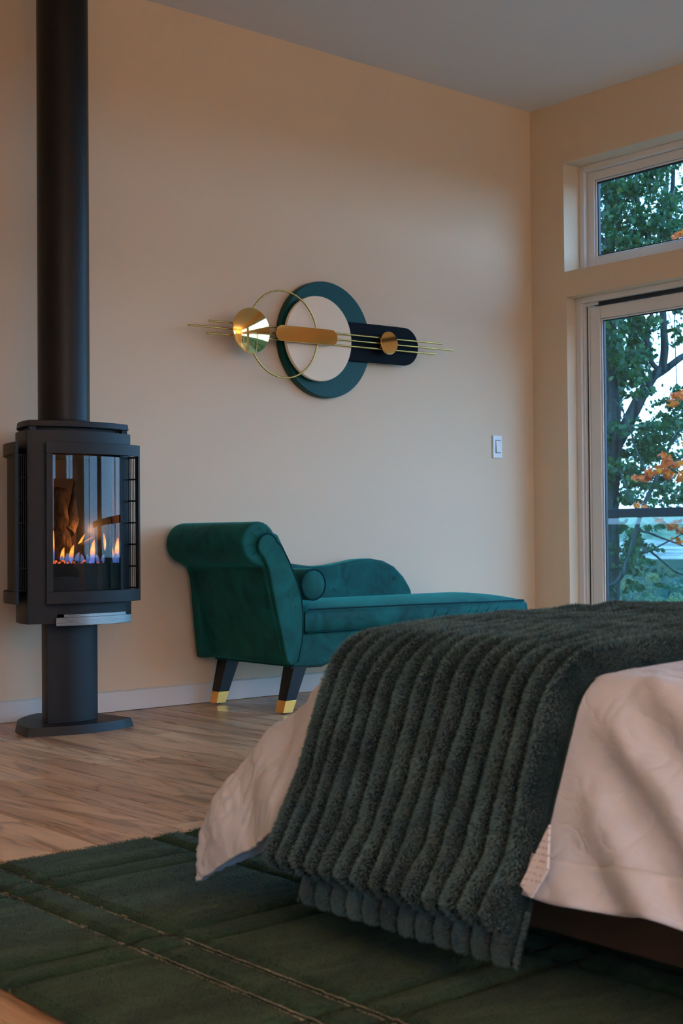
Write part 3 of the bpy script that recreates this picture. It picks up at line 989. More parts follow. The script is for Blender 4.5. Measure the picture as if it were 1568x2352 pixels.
# light switch, outlet
sw = thing('light_switch', 'white rocker light switch on the wall near the corner', 'switch', (-.2955, 0, 1.2))
sx0, sx1, sz0, sz1 = -.3285, -.2585, 1.1395, 1.2585
MB().box(sx0, sx1, -.009, 0, sz0, sz1).build('wall_plate', mat_plastic, sw, bevel=.002)
xm = (sx0 + sx1) / 2 + .002
mb = MB().box(xm - .0185, xm + .0185, -.0098, -.0085, 1.164, 1.234); mb.build('rocker_gap', mat_gasket, sw)
v = [(xm - .0165, -.009, 1.166), (xm + .0165, -.009, 1.166), (xm + .0165, -.009, 1.232), (xm - .0165, -.009, 1.232),
     (xm - .0165, -.0175, 1.169), (xm + .0165, -.0175, 1.169), (xm + .0165, -.0105, 1.232), (xm - .0165, -.0105, 1.232)]
MB().add(v, [(0, 3, 2, 1), (4, 5, 6, 7), (0, 1, 5, 4), (1, 2, 6, 5), (2, 3, 7, 6), (3, 0, 4, 7)]).build('rocker', mat_plastic, sw, bevel=.001)
ou = thing('wall_outlet', 'white wall outlet low down behind the end of the chaise side back', 'outlet', (-1.0, 0, .41))
MB().box(-1.045, -.975, -.006, 0, .352, .470).build('wall_plate', mat_plastic, ou, bevel=.002)
mb = MB(); mb.box(-1.022, -.998, -.0075, -.0055, .372, .450); mb.build('socket', mat_plastic, ou, bevel=.001)

# ------------------------------------------------------------------ rug: pile blocks on a pale backing
RX0, RX1, RY0, RY1 = -4.628, -1.35, -5.2, -2.205
rug = thing('area_rug', 'dark green wool rug with a carved windowpane grid, under the bed', 'rug', ((RX0 + RX1) / 2, (RY0 + RY1) / 2, 0))
MB().box(RX0 + .004, RX1 - .004, RY0 + .004, RY1 - .004, 0.001, .007).build('backing', mat_rugback, rug)
gx = sorted([-4.365 + .4925 * k for k in range(7)] + [-4.275 + .4925 * k for k in range(7)])
gy = sorted([-2.39 - .5055 * k for k in range(6)] + [-2.47 - .5055 * k for k in range(6)])
gx = [g for g in gx if g < RX1 - .03]; gy = [g for g in gy if g > RY0 + .03]
ex = [RX0] + gx + [RX1]; ey = [RY0] + gy + [RY1]
def pile_block(xa, xb, ya, yb, seed):
    st = .018
    nx = max(4, int((xb - xa) / st)); ny = max(4, int((yb - ya) / st))
    us = np.concatenate([[0, .0], np.linspace(0, 1, nx + 1)[1:-1], [1, 1]]); vs = np.concatenate([[0, 0], np.linspace(0, 1, ny + 1)[1:-1], [1, 1]])
    U, V = np.meshgrid(us, vs, indexing='ij')
    X = xa + (xb - xa) * U; Y = ya + (yb - ya) * V
    e = np.minimum(np.minimum(X - xa, xb - X), np.minimum(Y - ya, yb - Y))
    Z = .0185 + .0012 * vnoise(X * 11, Y * 11) + .0009 * vnoise(X * 47, Y * 47) - .007 * np.clip(1 - e / .010, 0, 1) ** 2
    jag = .0016 * vnoise(X * 150, Y * 150)
    on = e < 1e-6
    X = X + jag * on; Y = Y + jag * on
    I, J = np.indices(X.shape)
    rim = (I == 0) | (I == X.shape[0] - 1) | (J == 0) | (J == X.shape[1] - 1)
    Z = np.where(rim, .004, Z)
    o = grid_mesh('pile_block', np.stack([X, Y, Z], -1), mat_rug, rug)
    return o
for i in range(len(ex) - 1):
    for j in range(len(ey) - 1):
        g = .0062
        xa, xb, ya, yb = ex[i] + (g if i else 0), ex[i + 1] - (g if i < len(ex) - 2 else 0), ey[j] + (g if j else 0), ey[j + 1] - (g if j < len(ey) - 2 else 0)
        if ya < -4.6 and xa > -3.6: pass
        pile_block(xa, xb, ya, yb, i * 31 + j)
# strips in most grooves, shade painted as dark colour; backing left bare in places
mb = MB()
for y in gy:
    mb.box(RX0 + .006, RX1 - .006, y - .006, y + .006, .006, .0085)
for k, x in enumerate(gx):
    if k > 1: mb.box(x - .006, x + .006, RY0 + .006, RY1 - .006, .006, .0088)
mb.build('groove_shade_strip', mat_grooveshade, rug)

# loose wool fibres of the pile where the rug is seen close up
def rug_fibres(n):
    x = rng.uniform(RX0, -3.35, n); y = rng.uniform(-4.0, RY1, n)
    def near(v, lines): return np.min(np.abs(v[:, None] - np.array(lines)[None]), axis=1)
    e = np.minimum(np.minimum(near(x, gx), near(y, gy)) - .0062, np.minimum(np.minimum(x - RX0, RY1 - y), .1))
    k = e > .0012
    x, y, e = x[k], y[k], e[k]; n = len(x)
    z = .0175 + .0012 * vnoise(x * 11, y * 11) + .0009 * vnoise(x * 47, y * 47) - .007 * np.clip(1 - e / .010, 0, 1) ** 2
    p = np.stack([x, y, z], -1)
    d = np.stack([.5 * vnoise(x * 7, y * 7) + rng.normal(0, .35, n), .5 * vnoise(x * 7 + 40, y * 7) + rng.normal(0, .35, n), np.full(n, .75)], -1)
    d /= np.linalg.norm(d, axis=1, keepdims=True)
    s_ = np.cross(d, rng.normal(0, 1, (n, 3))); s_ /= np.linalg.norm(s_, axis=1, keepdims=True)
    L = (.0034 * rng.uniform(.5, 1.2, n))[:, None]
    V = np.stack([p - s_ * .0008, p + s_ * .0008, p + d * L], 1).reshape(-1, 3)
    tag(raw_mesh('pile_fibres', V, np.arange(3 * n).reshape(-1, 3), mat_rug, rug, smooth=False), kind='stuff')
rug_fibres(190000)
# pale backing showing between the blocks along two of the grooves
mb = MB(); random.seed(5)
for gxx in gx[:2]:
    y = RY1 - .02
    while y > -3.9:
        L = random.uniform(.012, .03)
        strong = y < -2.93
        if random.random() < (1.0 if strong else .22):
            zz = .0148 if strong else .0125
            mb.tube([(gxx + random.uniform(-.0012, .0012), y - L * i / 2, zz + random.uniform(-.001, .001)) for i in range(3)], [.0007, .0011, .0007], 6, True, .3)
        y -= L + (-.002 if strong else random.uniform(.0, .03))
tag(mb.build('bare_backing', mat_rugback, rug, smooth=60), kind='stuff')

# ------------------------------------------------------------------ bed
BX0, BX1, BYF, BYH = -3.86, -2.22, -2.86, -4.93
bed = thing('bed', 'low platform bed with a wooden side rail on the green rug', 'bed', ((BX0 + BX1) / 2, (BYF + BYH) / 2, .02))
mat_bedwood = simple('walnut_rail', (.085, .045, .026), .5, (40, .2, .002))
MB().box(BX0, BX1, BYH, BYF, .235, .45).build('mattress', simple('mattress_white', (.6, .58, .56), .9), bed, bevel=.05, seg=4)
mb = MB(); mb.box(BX0 - .03, BX0 + .0, BYH - .05, BYF + .01, .060, .235); mb.build('side_rail', mat_bedwood, bed, bevel=.004)
mb = MB(); mb.box(BX1, BX1 + .03, BYH - .05, BYF + .01, .060, .235); mb.build('side_rail', mat_bedwood, bed, bevel=.004)
mb = MB(); mb.box(BX0, BX1, BYF - .02, BYF + .01, .060, .235); mb.build('foot_rail', mat_bedwood, bed, bevel=.004)
mb = MB(); mb.box(BX0 - .05, BX1 + .05, BYH - .09, BYH - .05, .02, 1.15); mb.build('headboard', mat_bedwood, bed, bevel=.008)
mb = MB(); mb.box(BX0 + .001, BX1 - .001, BYH, BYF - .021, .20, .234); mb.build('slat_base', mat_bedwood, bed)
for lx in (BX0 + .12, BX1 - .12):
    for ly in (BYF - .14, BYH + .14):
        MB().box(lx - .035, lx + .035, ly - .035, ly + .035, .0195, .2).build('leg', mat_bedwood, bed, bevel=.003)

# drape: flat, then over the edge and down at a slant
BEND = .14
def drape_table(pmax, bend=BEND):
    t = np.linspace(0, 1.2, 1201)
    k = np.clip(t / bend, 0, 1); k = k * k * (3 - 2 * k)
    psi = R_(pmax) * k
    h = np.concatenate([[0], np.cumsum(np.cos(psi[:-1]))]) * (t[1] - t[0]); d = np.concatenate([[0], np.cumsum(np.sin(psi[:-1]))]) * (t[1] - t[0])
    return t, h, d
TABS = [(p, drape_table(p)) for p in np.linspace(35, 80, 10)]
def drape(t, pmax):
    """horizontal run and drop for cloth length t past the edge"""
    t = np.asarray(t, float); pmax = np.broadcast_to(np.asarray(pmax, float), t.shape)
    H_ = np.zeros_like(t); D_ = np.zeros_like(t)
    q = (np.clip(pmax, 35, 80) - 35) / 5.0
    i0 = np.clip(np.floor(q).astype(int), 0, 8); w = q - i0
    for i in range(10):
        tt, h, d = TABS[i][1]
        wi = np.where(i0 == i, 1 - w, 0) + np.where(i0 + 1 == i, w, 0)
        H_ += wi * np.interp(t, tt, h); D_ += wi * np.interp(t, tt, d)
    neg = t < 0
    return np.where(neg, t, H_), np.where(neg, 0, D_)
XE, YE, ZTOP = -3.87, -3.0, .495
def top_crown(x, y):
    c = np.clip((x - XE) / (BX1 - XE), 0, 1)
    return .018 * np.sin(np.clip(c * 1.0, 0, 1) * math.pi) ** .7
LA, LB = .395, .505
# the fold that runs from the mattress corner out to the hanging corner of the duvet
_rp = np.array([(-3.87, -3.0, .495), (-3.893, -2.882, .420), (-3.945, -2.795, .328), (-4.019, -2.737, .236), (-4.076, -2.720, .144), (-4.090, -2.733, .042)])
_rs = np.array([0, .24, .45, .66, .84, 1.0])
_st = np.linspace(0, 1, 201)
_k = np.clip(np.searchsorted(_rs, _st, 'right') - 1, 0, 4)
_u1 = ((_st - _rs[_k]) / (_rs[_k + 1] - _rs[_k]))[:, None]
_g = lambda n: _rp[np.clip(n, 0, 5)]
RIDGE = .5 * (2 * _g(_k) + (_g(_k + 1) - _g(_k - 1)) * _u1 + (2 * _g(_k - 1) - 5 * _g(_k) + 4 * _g(_k + 1) - _g(_k + 2)) * _u1 ** 2 + (3 * _g(_k) - _g(_k - 1) - 3 * _g(_k + 1) + _g(_k + 2)) * _u1 ** 3)
def duvet_pt(a, b):
    """a: cloth length past the near side edge, b: past the foot edge"""
    a, b = np.broadcast_arrays(np.asarray(a, float), np.asarray(b, float))
    ap, bp = np.maximum(a, 0), np.maximum(b, 0)
    ha, da = drape(ap, np.full(a.shape, 68.0)); hb, db = drape(bp, np.full(a.shape, 68.0))
    x = XE - np.where(a > 0, ha, a); y = YE + np.where(b > 0, hb, b)
    z = ZTOP + top_crown(x, y) - da - db
    P = np.stack([x, y, z], -1)
    # corner sector: blend side drape -> fold -> foot drape
    c = (a > 0) & (b > 0)
    an, bn = ap / LA, bp / LB
    s_ = np.maximum(an, bn) + 1e-9
    w = np.minimum(an, bn) / s_
    side = an >= bn
    ls, lf = s_ * LA, s_ * LB
    hs, ds = drape(ls, np.full(a.shape, 68.0)); hf, df = drape(lf, np.full(a.shape, 68.0))
    E0 = np.where(side[..., None], np.stack([XE - hs, YE + 0 * hs, ZTOP - ds], -1), np.stack([XE + 0 * hf, YE + hf, ZTOP - df], -1))
    R0 = np.stack([np.interp(s_, _st, RIDGE[:, q]) for q in range(3)], -1)
    ww = w[..., None]
    Q = E0 * (1 - ww) + R0 * ww
    bul = (np.sin(math.pi * w) * np.clip(s_, 0, 1) * .018)[..., None]
    Q = Q + bul * np.where(side[..., None], np.array([-.8, .1, .25]), np.array([.1, .8, .25]))
    return np.where(c[..., None], Q, P)
def duvet_wr(a, b):
    side = np.clip(a / .15, 0, 1) * np.clip(1 - b / .1, 0, 1)
    cor = np.clip(a / .12, 0, 1) * np.clip(b / .12, 0, 1)
    w = .004 * vnoise(a * 4, b * 4) + .003 * vnoise(a * 9 + 3, b * 8)
    w = w + side * (.014 * np.sin((b * 36.0 + a * 44.0) + 1.6 * vnoise(b * 4, a * 4)) * np.clip((-b - .59) / .12, 0, 1))
    w = w + .0045 * np.abs(vnoise((a + b) * 26, (a - b) * 8)) + .003 * np.abs(vnoise((a * .6 - b) * 34 + 9, (a + b) * 12)) + .0012 * vnoise(a * 60, b * 60)
    w = w + side * .010 * np.sin(b * 26 + 2 * vnoise(a * 4, b * 4)) * np.clip(1 + b / .5, 0, 1)
    r = np.hypot(np.maximum(a, 0), np.maximum(b, 0)); ph = np.arctan2(np.maximum(b, 0), np.maximum(a, 0) + 1e-9)
    w = w + cor * np.clip((.50 - r) / .12, .15, 1) * (.014 * np.sin(ph * 7 + .6) * np.clip(r / .4, 0, 1) + .007 * np.sin(r * 38 + ph * 3))
    flat = np.clip((-b + .07) / .05, 0, 1) * np.clip((b + .675) / .06, 0, 1)
    return w * (1 - .9 * flat)
na, nb = 150, 260
aa = np.concatenate([np.linspace(-1.55, -.08, 40), np.linspace(-.075, LA, na)]); bbv = np.concatenate([np.linspace(-2.05, -.08, 150), np.linspace(-.075, LB, 90)])
A2, B2 = np.meshgrid(aa, bbv, indexing='ij')
P = duvet_pt(A2, B2)
du = np.gradient(P, axis=0); dv = np.gradient(P, axis=1)
N = np.cross(dv, du); N /= np.linalg.norm(N, axis=-1, keepdims=True) + 1e-9
if N[5, 20, 2] < 0: N = -N
P = P + N * (duvet_wr(A2, B2) + .006)[..., None]
P[..., 2] = np.maximum(P[..., 2], .032)
duv = thing('duvet', 'blush cotton duvet draped over the bed with one corner hanging down at the foot', 'duvet', (-3.0, -3.8, .5))
dm = grid_mesh('cover', P, mat_linen, duv)
so = dm.modifiers.new('thick', 'SOLIDIFY'); so.thickness = .006; so.offset = 1
# stitched hem flange along the near side
hem_b = np.linspace(-2.0, .0, 140)
def duv_at(a, b, off):
    e = 1e-3
    p = duvet_pt(np.array(a, float), np.array(b, float))
    pa = duvet_pt(np.array(a, float) + e, np.array(b, float)); pb = duvet_pt(np.array(a, float), np.array(b, float) + e)
    n = np.cross(pb - p, pa - p); n /= np.linalg.norm(n, axis=-1, keepdims=True) + 1e-12
    n = np.where((n[..., :1] > 0), -n, n)
    return p + n * (duvet_wr(np.array(a, float), np.array(b, float)) + off)[..., None]
HA, HB = np.meshgrid(np.linspace(LA - .055, LA + .012, 10), hem_b, indexing='ij')
wob = .006 * np.sin(HB * 17) + .004 * vnoise(HB * 9, HA * 30)
hm = grid_mesh('hem_flap', duv_at(HA + wob, HB, .011 + .006 * vnoise(HB * 6, HA * 3)), mat_linen, duv)
so = hm.modifiers.new('thick', 'SOLIDIFY'); so.thickness = .003
# care label sewn in the hem beside the throw
lab = [duv_at(np.array(a), np.array(b), np.array(.032)) for a, b in ((.300, -.614), (.396, -.588), (.410, -.614), (.366, -.632))]
_m = M('label_fabric'); _m.bsdf((.76, .70, .68), .6)
_w = _m.n('ShaderNodeTexWave'); _w.bands_direction = 'Z'; _w.inputs['Scale'].default_value = 34; _w.inputs['Distortion'].default_value = .4; _m.l(_m.coord('Object'), _w.inputs['Vector'])
_g = _m.ramp(_m.noise(_m.coord('Object', (1, 1, .2)), 240, 2), [(.46, (.45, .42, .42)), (.52, (.76, .70, .68))])
_l = _m.ramp(_w.outputs['Fac'], [(.70, (0, 0, 0)), (.80, (1, 1, 1))])
_m.l(_m.mix(_l, (.76, .70, .68), _g), _m.b.inputs['Base Color'])
mat_label = _m.m
lb = MB(); lv = [tuple(p) for p in lab] + [tuple(p + np.array([.004, -.001, 0])) for p in lab]
lb.add(lv, [(0, 1, 2, 3), (7, 6, 5, 4), (0, 4, 5, 1), (1, 5, 6, 2), (2, 6, 7, 3), (3, 7, 4, 0)])
lbo = lb.build('care_label', mat_label, duv); lbo['label'] = 'white sewn-in care label'

# ------------------------------------------------------------------ plush throw
RIB = .0415
def throw_pt(t, y, off):
    b = y - YE; e = 1e-3
    p = duvet_pt(t, b); n = np.cross(duvet_pt(t, b + e) - p, duvet_pt(t + e, b) - p)
    n /= np.linalg.norm(n, axis=-1, keepdims=True) + 1e-12
    n = np.where(n[..., 2:3] - n[..., 0:1] < 0, -n, n)
    return p + n * np.asarray(off)[..., None], n
def ribs(y, t):
    q = (y + .007 * vnoise(t * 2.2, y * 3) + .002 * vnoise(t * 9, y * 14)) / RIB
    return np.abs(np.cos(math.pi * q)) ** .70
def throw_off(t, y, base, amp):
    hemf = np.clip((t - .36) / .10, 0, 1) * (base > .015) * .022
    return base + hemf + amp * ribs(y, t) * (.92 + .16 * vnoise(t * 14, y * 20)) + .004 * vnoise(t * 5, y * 5)
thr = thing('throw_blanket', 'dark green ribbed plush throw laid across the foot of the bed', 'blanket', (-3.6, -3.28, .5))
TY0, TY1 = -3.585, -2.995
def layer(name, y0, y1, t1, base, amp, mat, nt=230, ny=300):
    t = np.concatenate([np.linspace(-1.55, -.12, 60), np.linspace(-.11, t1, nt)])
    yv = np.linspace(y0, y1, ny)
    T, Y = np.meshgrid(t, yv, indexing='ij')
    e = np.minimum(Y - y0, y1 - Y)
    edge = np.clip(e / .02, 0, 1) ** .5
    te = np.clip((t1 - T) / .02, 0, 1) ** .5
    off = .002 + (throw_off(T, Y, base, amp) - .002) * np.minimum(edge, te)
    Pp, Nn = throw_pt(T, Y, off)
    o = grid_mesh(name, Pp, mat, thr)
    s_ = o.modifiers.new('thick', 'SOLIDIFY'); s_.thickness = .006; s_.offset = 1
    return o
layer('under_layer', TY0 - .012, TY1 - .085, .512, .010, .011, mat_plush_base)
layer('top_layer', TY0, TY1, .472, .020, .032, mat_plush_base)
def fur(name, n, y0, y1, t0, t1, base, amp, L, wid, mat):
    t = rng.uniform(t0, t1, n); y = rng.uniform(y0, y1, n)
    k = ribs(y, t) > rng.uniform(.30, .62, n)               # hardly any pile in the stitched valleys
    t, y = t[k], y[k]; n = len(t)
    e = np.minimum(y - y0, y1 - y); edge = np.clip(e / .02, 0, 1) ** .5; te = np.clip((t1 - t) / .02, 0, 1) ** .5
    off = .002 + (throw_off(t, y, base, amp) - .002) * np.minimum(edge, te)
    p, nrm = throw_pt(t, y, off)
    # slope of the ribs tilts the pile sideways; the pile also falls down the cloth
    dy = 1e-3
    sl = (throw_off(t, y + dy, base, amp) - throw_off(t, y - dy, base, amp)) / (2 * dy)
    sl = np.clip(sl, -1.6, 1.6)
    p2, _ = throw_pt(t + .004, y, off); dn = p2 - p; dn /= np.linalg.norm(dn, axis=1, keepdims=True) + 1e-9
    yv = np.array([0, 1.0, 0])
    swirl = vnoise(t * 16, y * 16)[:, None]; swirl2 = vnoise(t * 16 + 50, y * 16)[:, None]
    d = nrm - yv * (sl[:, None] * .8) + dn * (.55 + .7 * swirl) + yv * .6 * swirl2 + rng.normal(0, .28, (n, 3))
    # at the free edges the pile turns outwards
    d = d + dn * (np.clip(1 - (t1 - t) / .03, 0, 1) * 1.0)[:, None] + yv * ((np.clip(1 - (y1 - y) / .03, 0, 1) - np.clip(1 - (y - y0) / .03, 0, 1)) * .9)[:, None]
    d /= np.linalg.norm(d, axis=1, keepdims=True)
    ln = L * rng.uniform(.6, 1.15, n)[:, None] * (.30 + .70 * ribs(y, t) ** 1.3)[:, None]
    s = np.cross(d, rng.normal(0, 1, (n, 3))); s /= np.linalg.norm(s, axis=1, keepdims=True) + 1e-9
    wv = s * wid
    V = np.stack([p - wv, p + wv, p + d * ln], 1).reshape(-1, 3)
    F = np.arange(3 * n).reshape(-1, 3)
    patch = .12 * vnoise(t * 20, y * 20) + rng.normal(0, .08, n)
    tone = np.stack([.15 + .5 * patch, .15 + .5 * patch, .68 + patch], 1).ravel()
    o = raw_mesh(name, V, F, mat, thr, smooth=False, attr=np.clip(tone, 0, 1))
    return tag(o, kind='stuff')
fur('pile', 420000, TY0, TY1, -.9, .472, .020, .032, .0095, .0009, mat_plush)
fur('pile', 80000, TY0 - .012, TY1 - .085, .43, .512, .010, .011, .010, .0008, mat_plush)
fur('pile', 9000, TY0 - .012, TY0 + .01, -.6, .512, .010, .003, .007, .0007, mat_fleece)

# ------------------------------------------------------------------ outside: deck rail, tree, valley
def ray(px, py):
    c = np.array([(px - 784) / 3129.7, -(py - 1176) / 3129.7, 1.0])
    return c[0] * _r2 + c[1] * _u2 + c[2] * _f
def at(px, py, depth):
    return CAM + ray(px, py) * depth
mat_deck = simple('deck_boards', (.10, .085, .07), .7)
dk = thing('deck', 'grey timber deck outside the glass doors', 'deck', (1.4, -3, -.2))
for k in range(19):
    MB().box(.24 + k * .13, .24 + k * .13 + .122, -9.0, 2.6, -.20, -.165).build('deck_board', mat_deck, dk)
mat_rail = simple('dark_rail', (.006, .010, .012), .75, Specular_IOR_Level=.08)
dr = thing('deck_railing', 'dark metal deck railing with clear glass infill', 'railing', (2.4, -2, -.165))
RXX = 2.45
MB().box(RXX, RXX + .06, -9.0, 2.4, .853, .918).build('top_rail', mat_rail, dr, bevel=.004)
MB().box(RXX + .005, RXX + .055, -9.0, 2.4, -.10, -.06).build('bottom_rail', mat_rail, dr, bevel=.003)
for k in range(7):
    y = 2.35 - k * 1.75
    MB().box(RXX + .005, RXX + .055, y - .025, y + .025, -.165, .853).build('post', mat_rail, dr, bevel=.003)
    if k: MB().box(RXX + .026, RXX + .034, y + .03, y + 1.72, -.055, .848).build('glass_panel', mat_balglass, dr)


def leaf_cloud(name, pts, size, mat, parent, tone=(0, 1)):
    """lobed leaves, each its own small fan, at the given points"""
    n = len(pts)
    ang = np.radians([0, 24, 40, 62, 80, 108, 130, 180, 230, 252, 280, 298, 320, 336])
    rad = np.array([1.0, .52, .95, .45, .85, .38, .55, .30, .55, .38, .85, .45, .95, .52])
    tmpl = np.stack([rad * np.cos(ang), rad * np.sin(ang), -.22 * rad ** 2], -1)
    tmpl = np.vstack([[0, 0, 0], tmpl])
    k = len(tmpl)
    # mostly hanging leaves, facing outwards
    ax = rng.normal(0, 1, (n, 3)) * [1, 1, .5] + [0, 0, -.9]; ax /= np.linalg.norm(ax, axis=1, keepdims=True)
    t2 = rng.normal(0, 1, (n, 3)); b = np.cross(ax, t2); b /= np.linalg.norm(b, axis=1, keepdims=True); c = np.cross(ax, b)
    s = size * rng.uniform(.6, 1.2, n)
    V = pts[:, None, :] + s[:, None, None] * (tmpl[None, :, 0:1] * ax[:, None, :] + tmpl[None, :, 1:2] * b[:, None, :] + tmpl[None, :, 2:3] * c[:, None, :])
    f = np.array([[0, i, i + 1 if i + 1 < k else 1] for i in range(1, k)])
    F = (f[None] + (np.arange(n) * k)[:, None, None]).reshape(-1, 3)
    tn = np.repeat(np.clip(rng.normal(.42, .22, n), 0, 1) ** 1.2, k)
    o = raw_mesh(name, V.reshape(-1, 3), F, mat, parent, smooth=False, attr=tn)
    return tag(o, kind='stuff')


def branch(tree, name, pts, depth, widths, jit=.06, sub=3):
    """polyline given in picture points at a distance, swept as a tapered round limb"""
    P = [at(p[0], p[1], depth + (p[2] if len(p) > 2 else 0)) for p in pts]
    # smooth by Catmull-Rom
    Q, Wd = [], []
    for i in range(len(P) - 1):
        p0, p1, p2, p3 = P[max(i - 1, 0)], P[i], P[i + 1], P[min(i + 2, len(P) - 1)]
        for k in range(sub):
            t = k / sub
            Q.append(.5 * ((2 * p1) + (-p0 + p2) * t + (2 * p0 - 5 * p1 + 4 * p2 - p3) * t * t + (-p0 + 3 * p1 - 3 * p2 + p3) * t ** 3))
            Wd.append(widths[i] + (widths[i + 1] - widths[i]) * t)
    Q.append(P[-1]); Wd.append(widths[-1])
    s = depth / 3129.7 / 2
    return MB().tube(Q, [w * s for w in Wd], 12, True, jit).build(name, mat_bark, tree, smooth=60)


D = 14.0
tr = thing('maple_tree', 'large green maple with a forked trunk close outside the glass door', 'tree', tuple(at(1405, 1900, D)))
random.seed(21)
branch(tr, 'trunk', [(1402, 2300), (1402, 1700), (1403, 1400), (1401, 1250), (1402, 1120), (1407, 1030), (1408, 940), (1402, 860), (1402, 760), (1404, 690), (1400, 560), (1396, 380), (1385, 150), (1380, -100)],
       D, [70, 52, 42, 40, 40, 40, 32, 30, 27, 24, 22, 20, 16, 10])
branch(tr, 'bough', [(1408, 1030), (1440, 975), (1474, 905), (1502, 862), (1530, 842)], D, [34, 32, 27, 22, 19])
branch(tr, 'bough', [(1502, 862), (1530, 846), (1562, 822), (1640, 770), (1760, 640)], D, [22, 17, 14, 12, 7])
branch(tr, 'bough', [(1520, 850), (1526, 800), (1523, 740), (1522, 690), (1530, 560), (1545, 420), (1550, 250)], D, [20, 18, 16, 15, 13, 10, 6])
branch(tr, 'bough', [(1514, 852), (1495, 830), (1489, 795), (1478, 775), (1455, 742), (1435, 722), (1410, 705), (1370, 680)], D, [13, 12, 12, 10, 9, 8, 7, 4])
branch(tr, 'bough', [(1487, 790), (1489, 755), (1497, 715), (1505, 690), (1498, 600), (1478, 520), (1455, 440), (1440, 390), (1420, 300)], D, [9, 9, 9, 9, 9, 8, 8, 6, 4])
branch(tr, 'bough', [(1405, 940), (1392, 905), (1378, 885), (1340, 840), (1250, 760)], D, [30, 24, 20, 16, 8])
branch(tr, 'bough', [(1398, 1345), (1412, 1340), (1425, 1325), (1436, 1305), (1448, 1265), (1456, 1230), (1468, 1192), (1482, 1150), (1500, 1115), (1518, 1075), (1530, 1040), (1560, 990), (1620, 930)], D - .6, [10, 10, 11, 12, 11, 11, 10, 10, 10, 9, 8, 6, 4])
branch(tr, 'twig', [(1466, 1219), (1490, 1224), (1515, 1234), (1540, 1243), (1568, 1254), (1620, 1275)], D - .6, [5, 5, 5, 4, 3.5, 2])
branch(tr, 'twig', [(1475, 1267), (1493, 1266), (1510, 1256), (1545, 1238), (1568, 1225)], D - .6, [5, 5.5, 4, 3, 2])
branch(tr, 'twig', [(1493, 1266), (1510, 1280), (1530, 1297), (1550, 1313), (1568, 1320), (1640, 1345)], D - .6, [5, 5, 4.5, 4, 3.5, 2])
branch(tr, 'twig', [(1408, 918), (1428, 940), (1447, 985), (1458, 1025), (1475, 1065), (1486, 1095), (1492, 1110)], D - 1, [3, 3.5, 4, 4, 3.5, 3, 2])
branch(tr, 'twig', [(1384, 820), (1392, 860), (1396, 890), (1390, 940), (1386, 980), (1384, 1060)], D - 1, [3, 4, 4, 4, 3, 2])
branch(tr, 'twig', [(1420, 1072), (1430, 1100), (1442, 1130), (1450, 1158)], D - 1, [4, 4.5, 4.5, 4])
branch(tr, 'twig', [(1560, 1000), (1548, 740), (1558, 720), (1568, 690)], D, [2, 2.5, 2.5, 2])
branch(tr, 'twig', [(1534, 720), (1540, 740), (1530, 745), (1562, 765), (1566, 790)], D, [2, 2, 2, 2.5, 3])


def clouds(spec, depth, spread):
    out = []
    s = depth / 3129.7
    for (px, py, rx, ry, n) in spec:
        q = rng.normal(0, .48, (n, 3))
        c = at(px, py, depth)
        # clumps within a cluster
        nc = max(3, n // 26); cl = rng.normal(0, .5, (nc, 3)); pick = rng.integers(0, nc, n)
        q = cl[pick] + rng.normal(0, .22, (n, 3))
        P = c + q[:, 0:1] * rx * s * _r2 + q[:, 1:2] * ry * s * _u2 + q[:, 2:3] * spread * _f
        out.append(P)
    return np.vstack(out)
green = [(1420, 430, 50, 45, 340), (1480, 420, 50, 40, 330), (1545, 400, 40, 40, 200), (1400, 520, 40, 45, 330), (1460, 520, 50, 40, 380), (1525, 480, 40, 40, 220), (1545, 540, 40, 30, 200),
         (1420, 575, 50, 22, 320), (1490, 580, 45, 20, 240), (1400, 650, 60, 30, 300), (1480, 640, 60, 30, 260), (1560, 660, 40, 30, 140),
         (1400, 750, 30, 35, 220), (1440, 740, 30, 28, 170), (1465, 790, 28, 24, 190), (1450, 830, 30, 24, 150), (1475, 740, 24, 30, 120), (1400, 820, 26, 40, 230), (1440, 870, 26, 26, 170), (1470, 865, 20, 18, 90),
         (1450, 905, 26, 18, 110), (1545, 765, 22, 16, 60), (1560, 705, 26, 14, 70), (1540, 960, 34, 26, 190), (1560, 930, 26, 30, 160), (1520, 925, 14, 12, 36), (1478, 965, 22, 12, 60),
         (1490, 1010, 40, 22, 260), (1535, 1000, 40, 26, 230), (1460, 1040, 34, 26, 230), (1505, 1050, 36, 20, 190), (1400, 1000, 22, 40, 150), (1395, 1090, 22, 34, 190), (1440, 1085, 30, 24, 180), (1480, 1090, 34, 20, 160),
         (1420, 1120, 28, 20, 130), (1440, 1150, 26, 12, 90), (1475, 1110, 24, 12, 80), (1545, 1090, 34, 18, 130), (1530, 1130, 34, 16, 120), (1560, 1150, 30, 10, 70),
         (1440, 1220, 18, 24, 90), (1420, 1260, 28, 22, 150), (1465, 1255, 18, 24, 120), (1455, 1290, 26, 18, 130), (1415, 1300, 26, 18, 110), (1475, 1215, 12, 14, 34), (1470, 1325, 16, 10, 44), (1490, 1312, 8, 10, 20),
         (1450, 1345, 12, 14, 40), (1445, 1385, 12, 10, 26), (1405, 1350, 18, 16, 40),
         (1300, 450, 90, 120, 700), (1300, 750, 90, 140, 600), (1300, 1020, 80, 120, 500), (1480, 250, 130, 90, 700), (1400, 90, 150, 90, 500), (1600, 150, 150, 90, 500)]
leaf_cloud('foliage', clouds([(a, b, c, d, int(n * 1.25)) for a, b, c, d, n in green], D - .1, .75), .043, mat_leaf, tr)
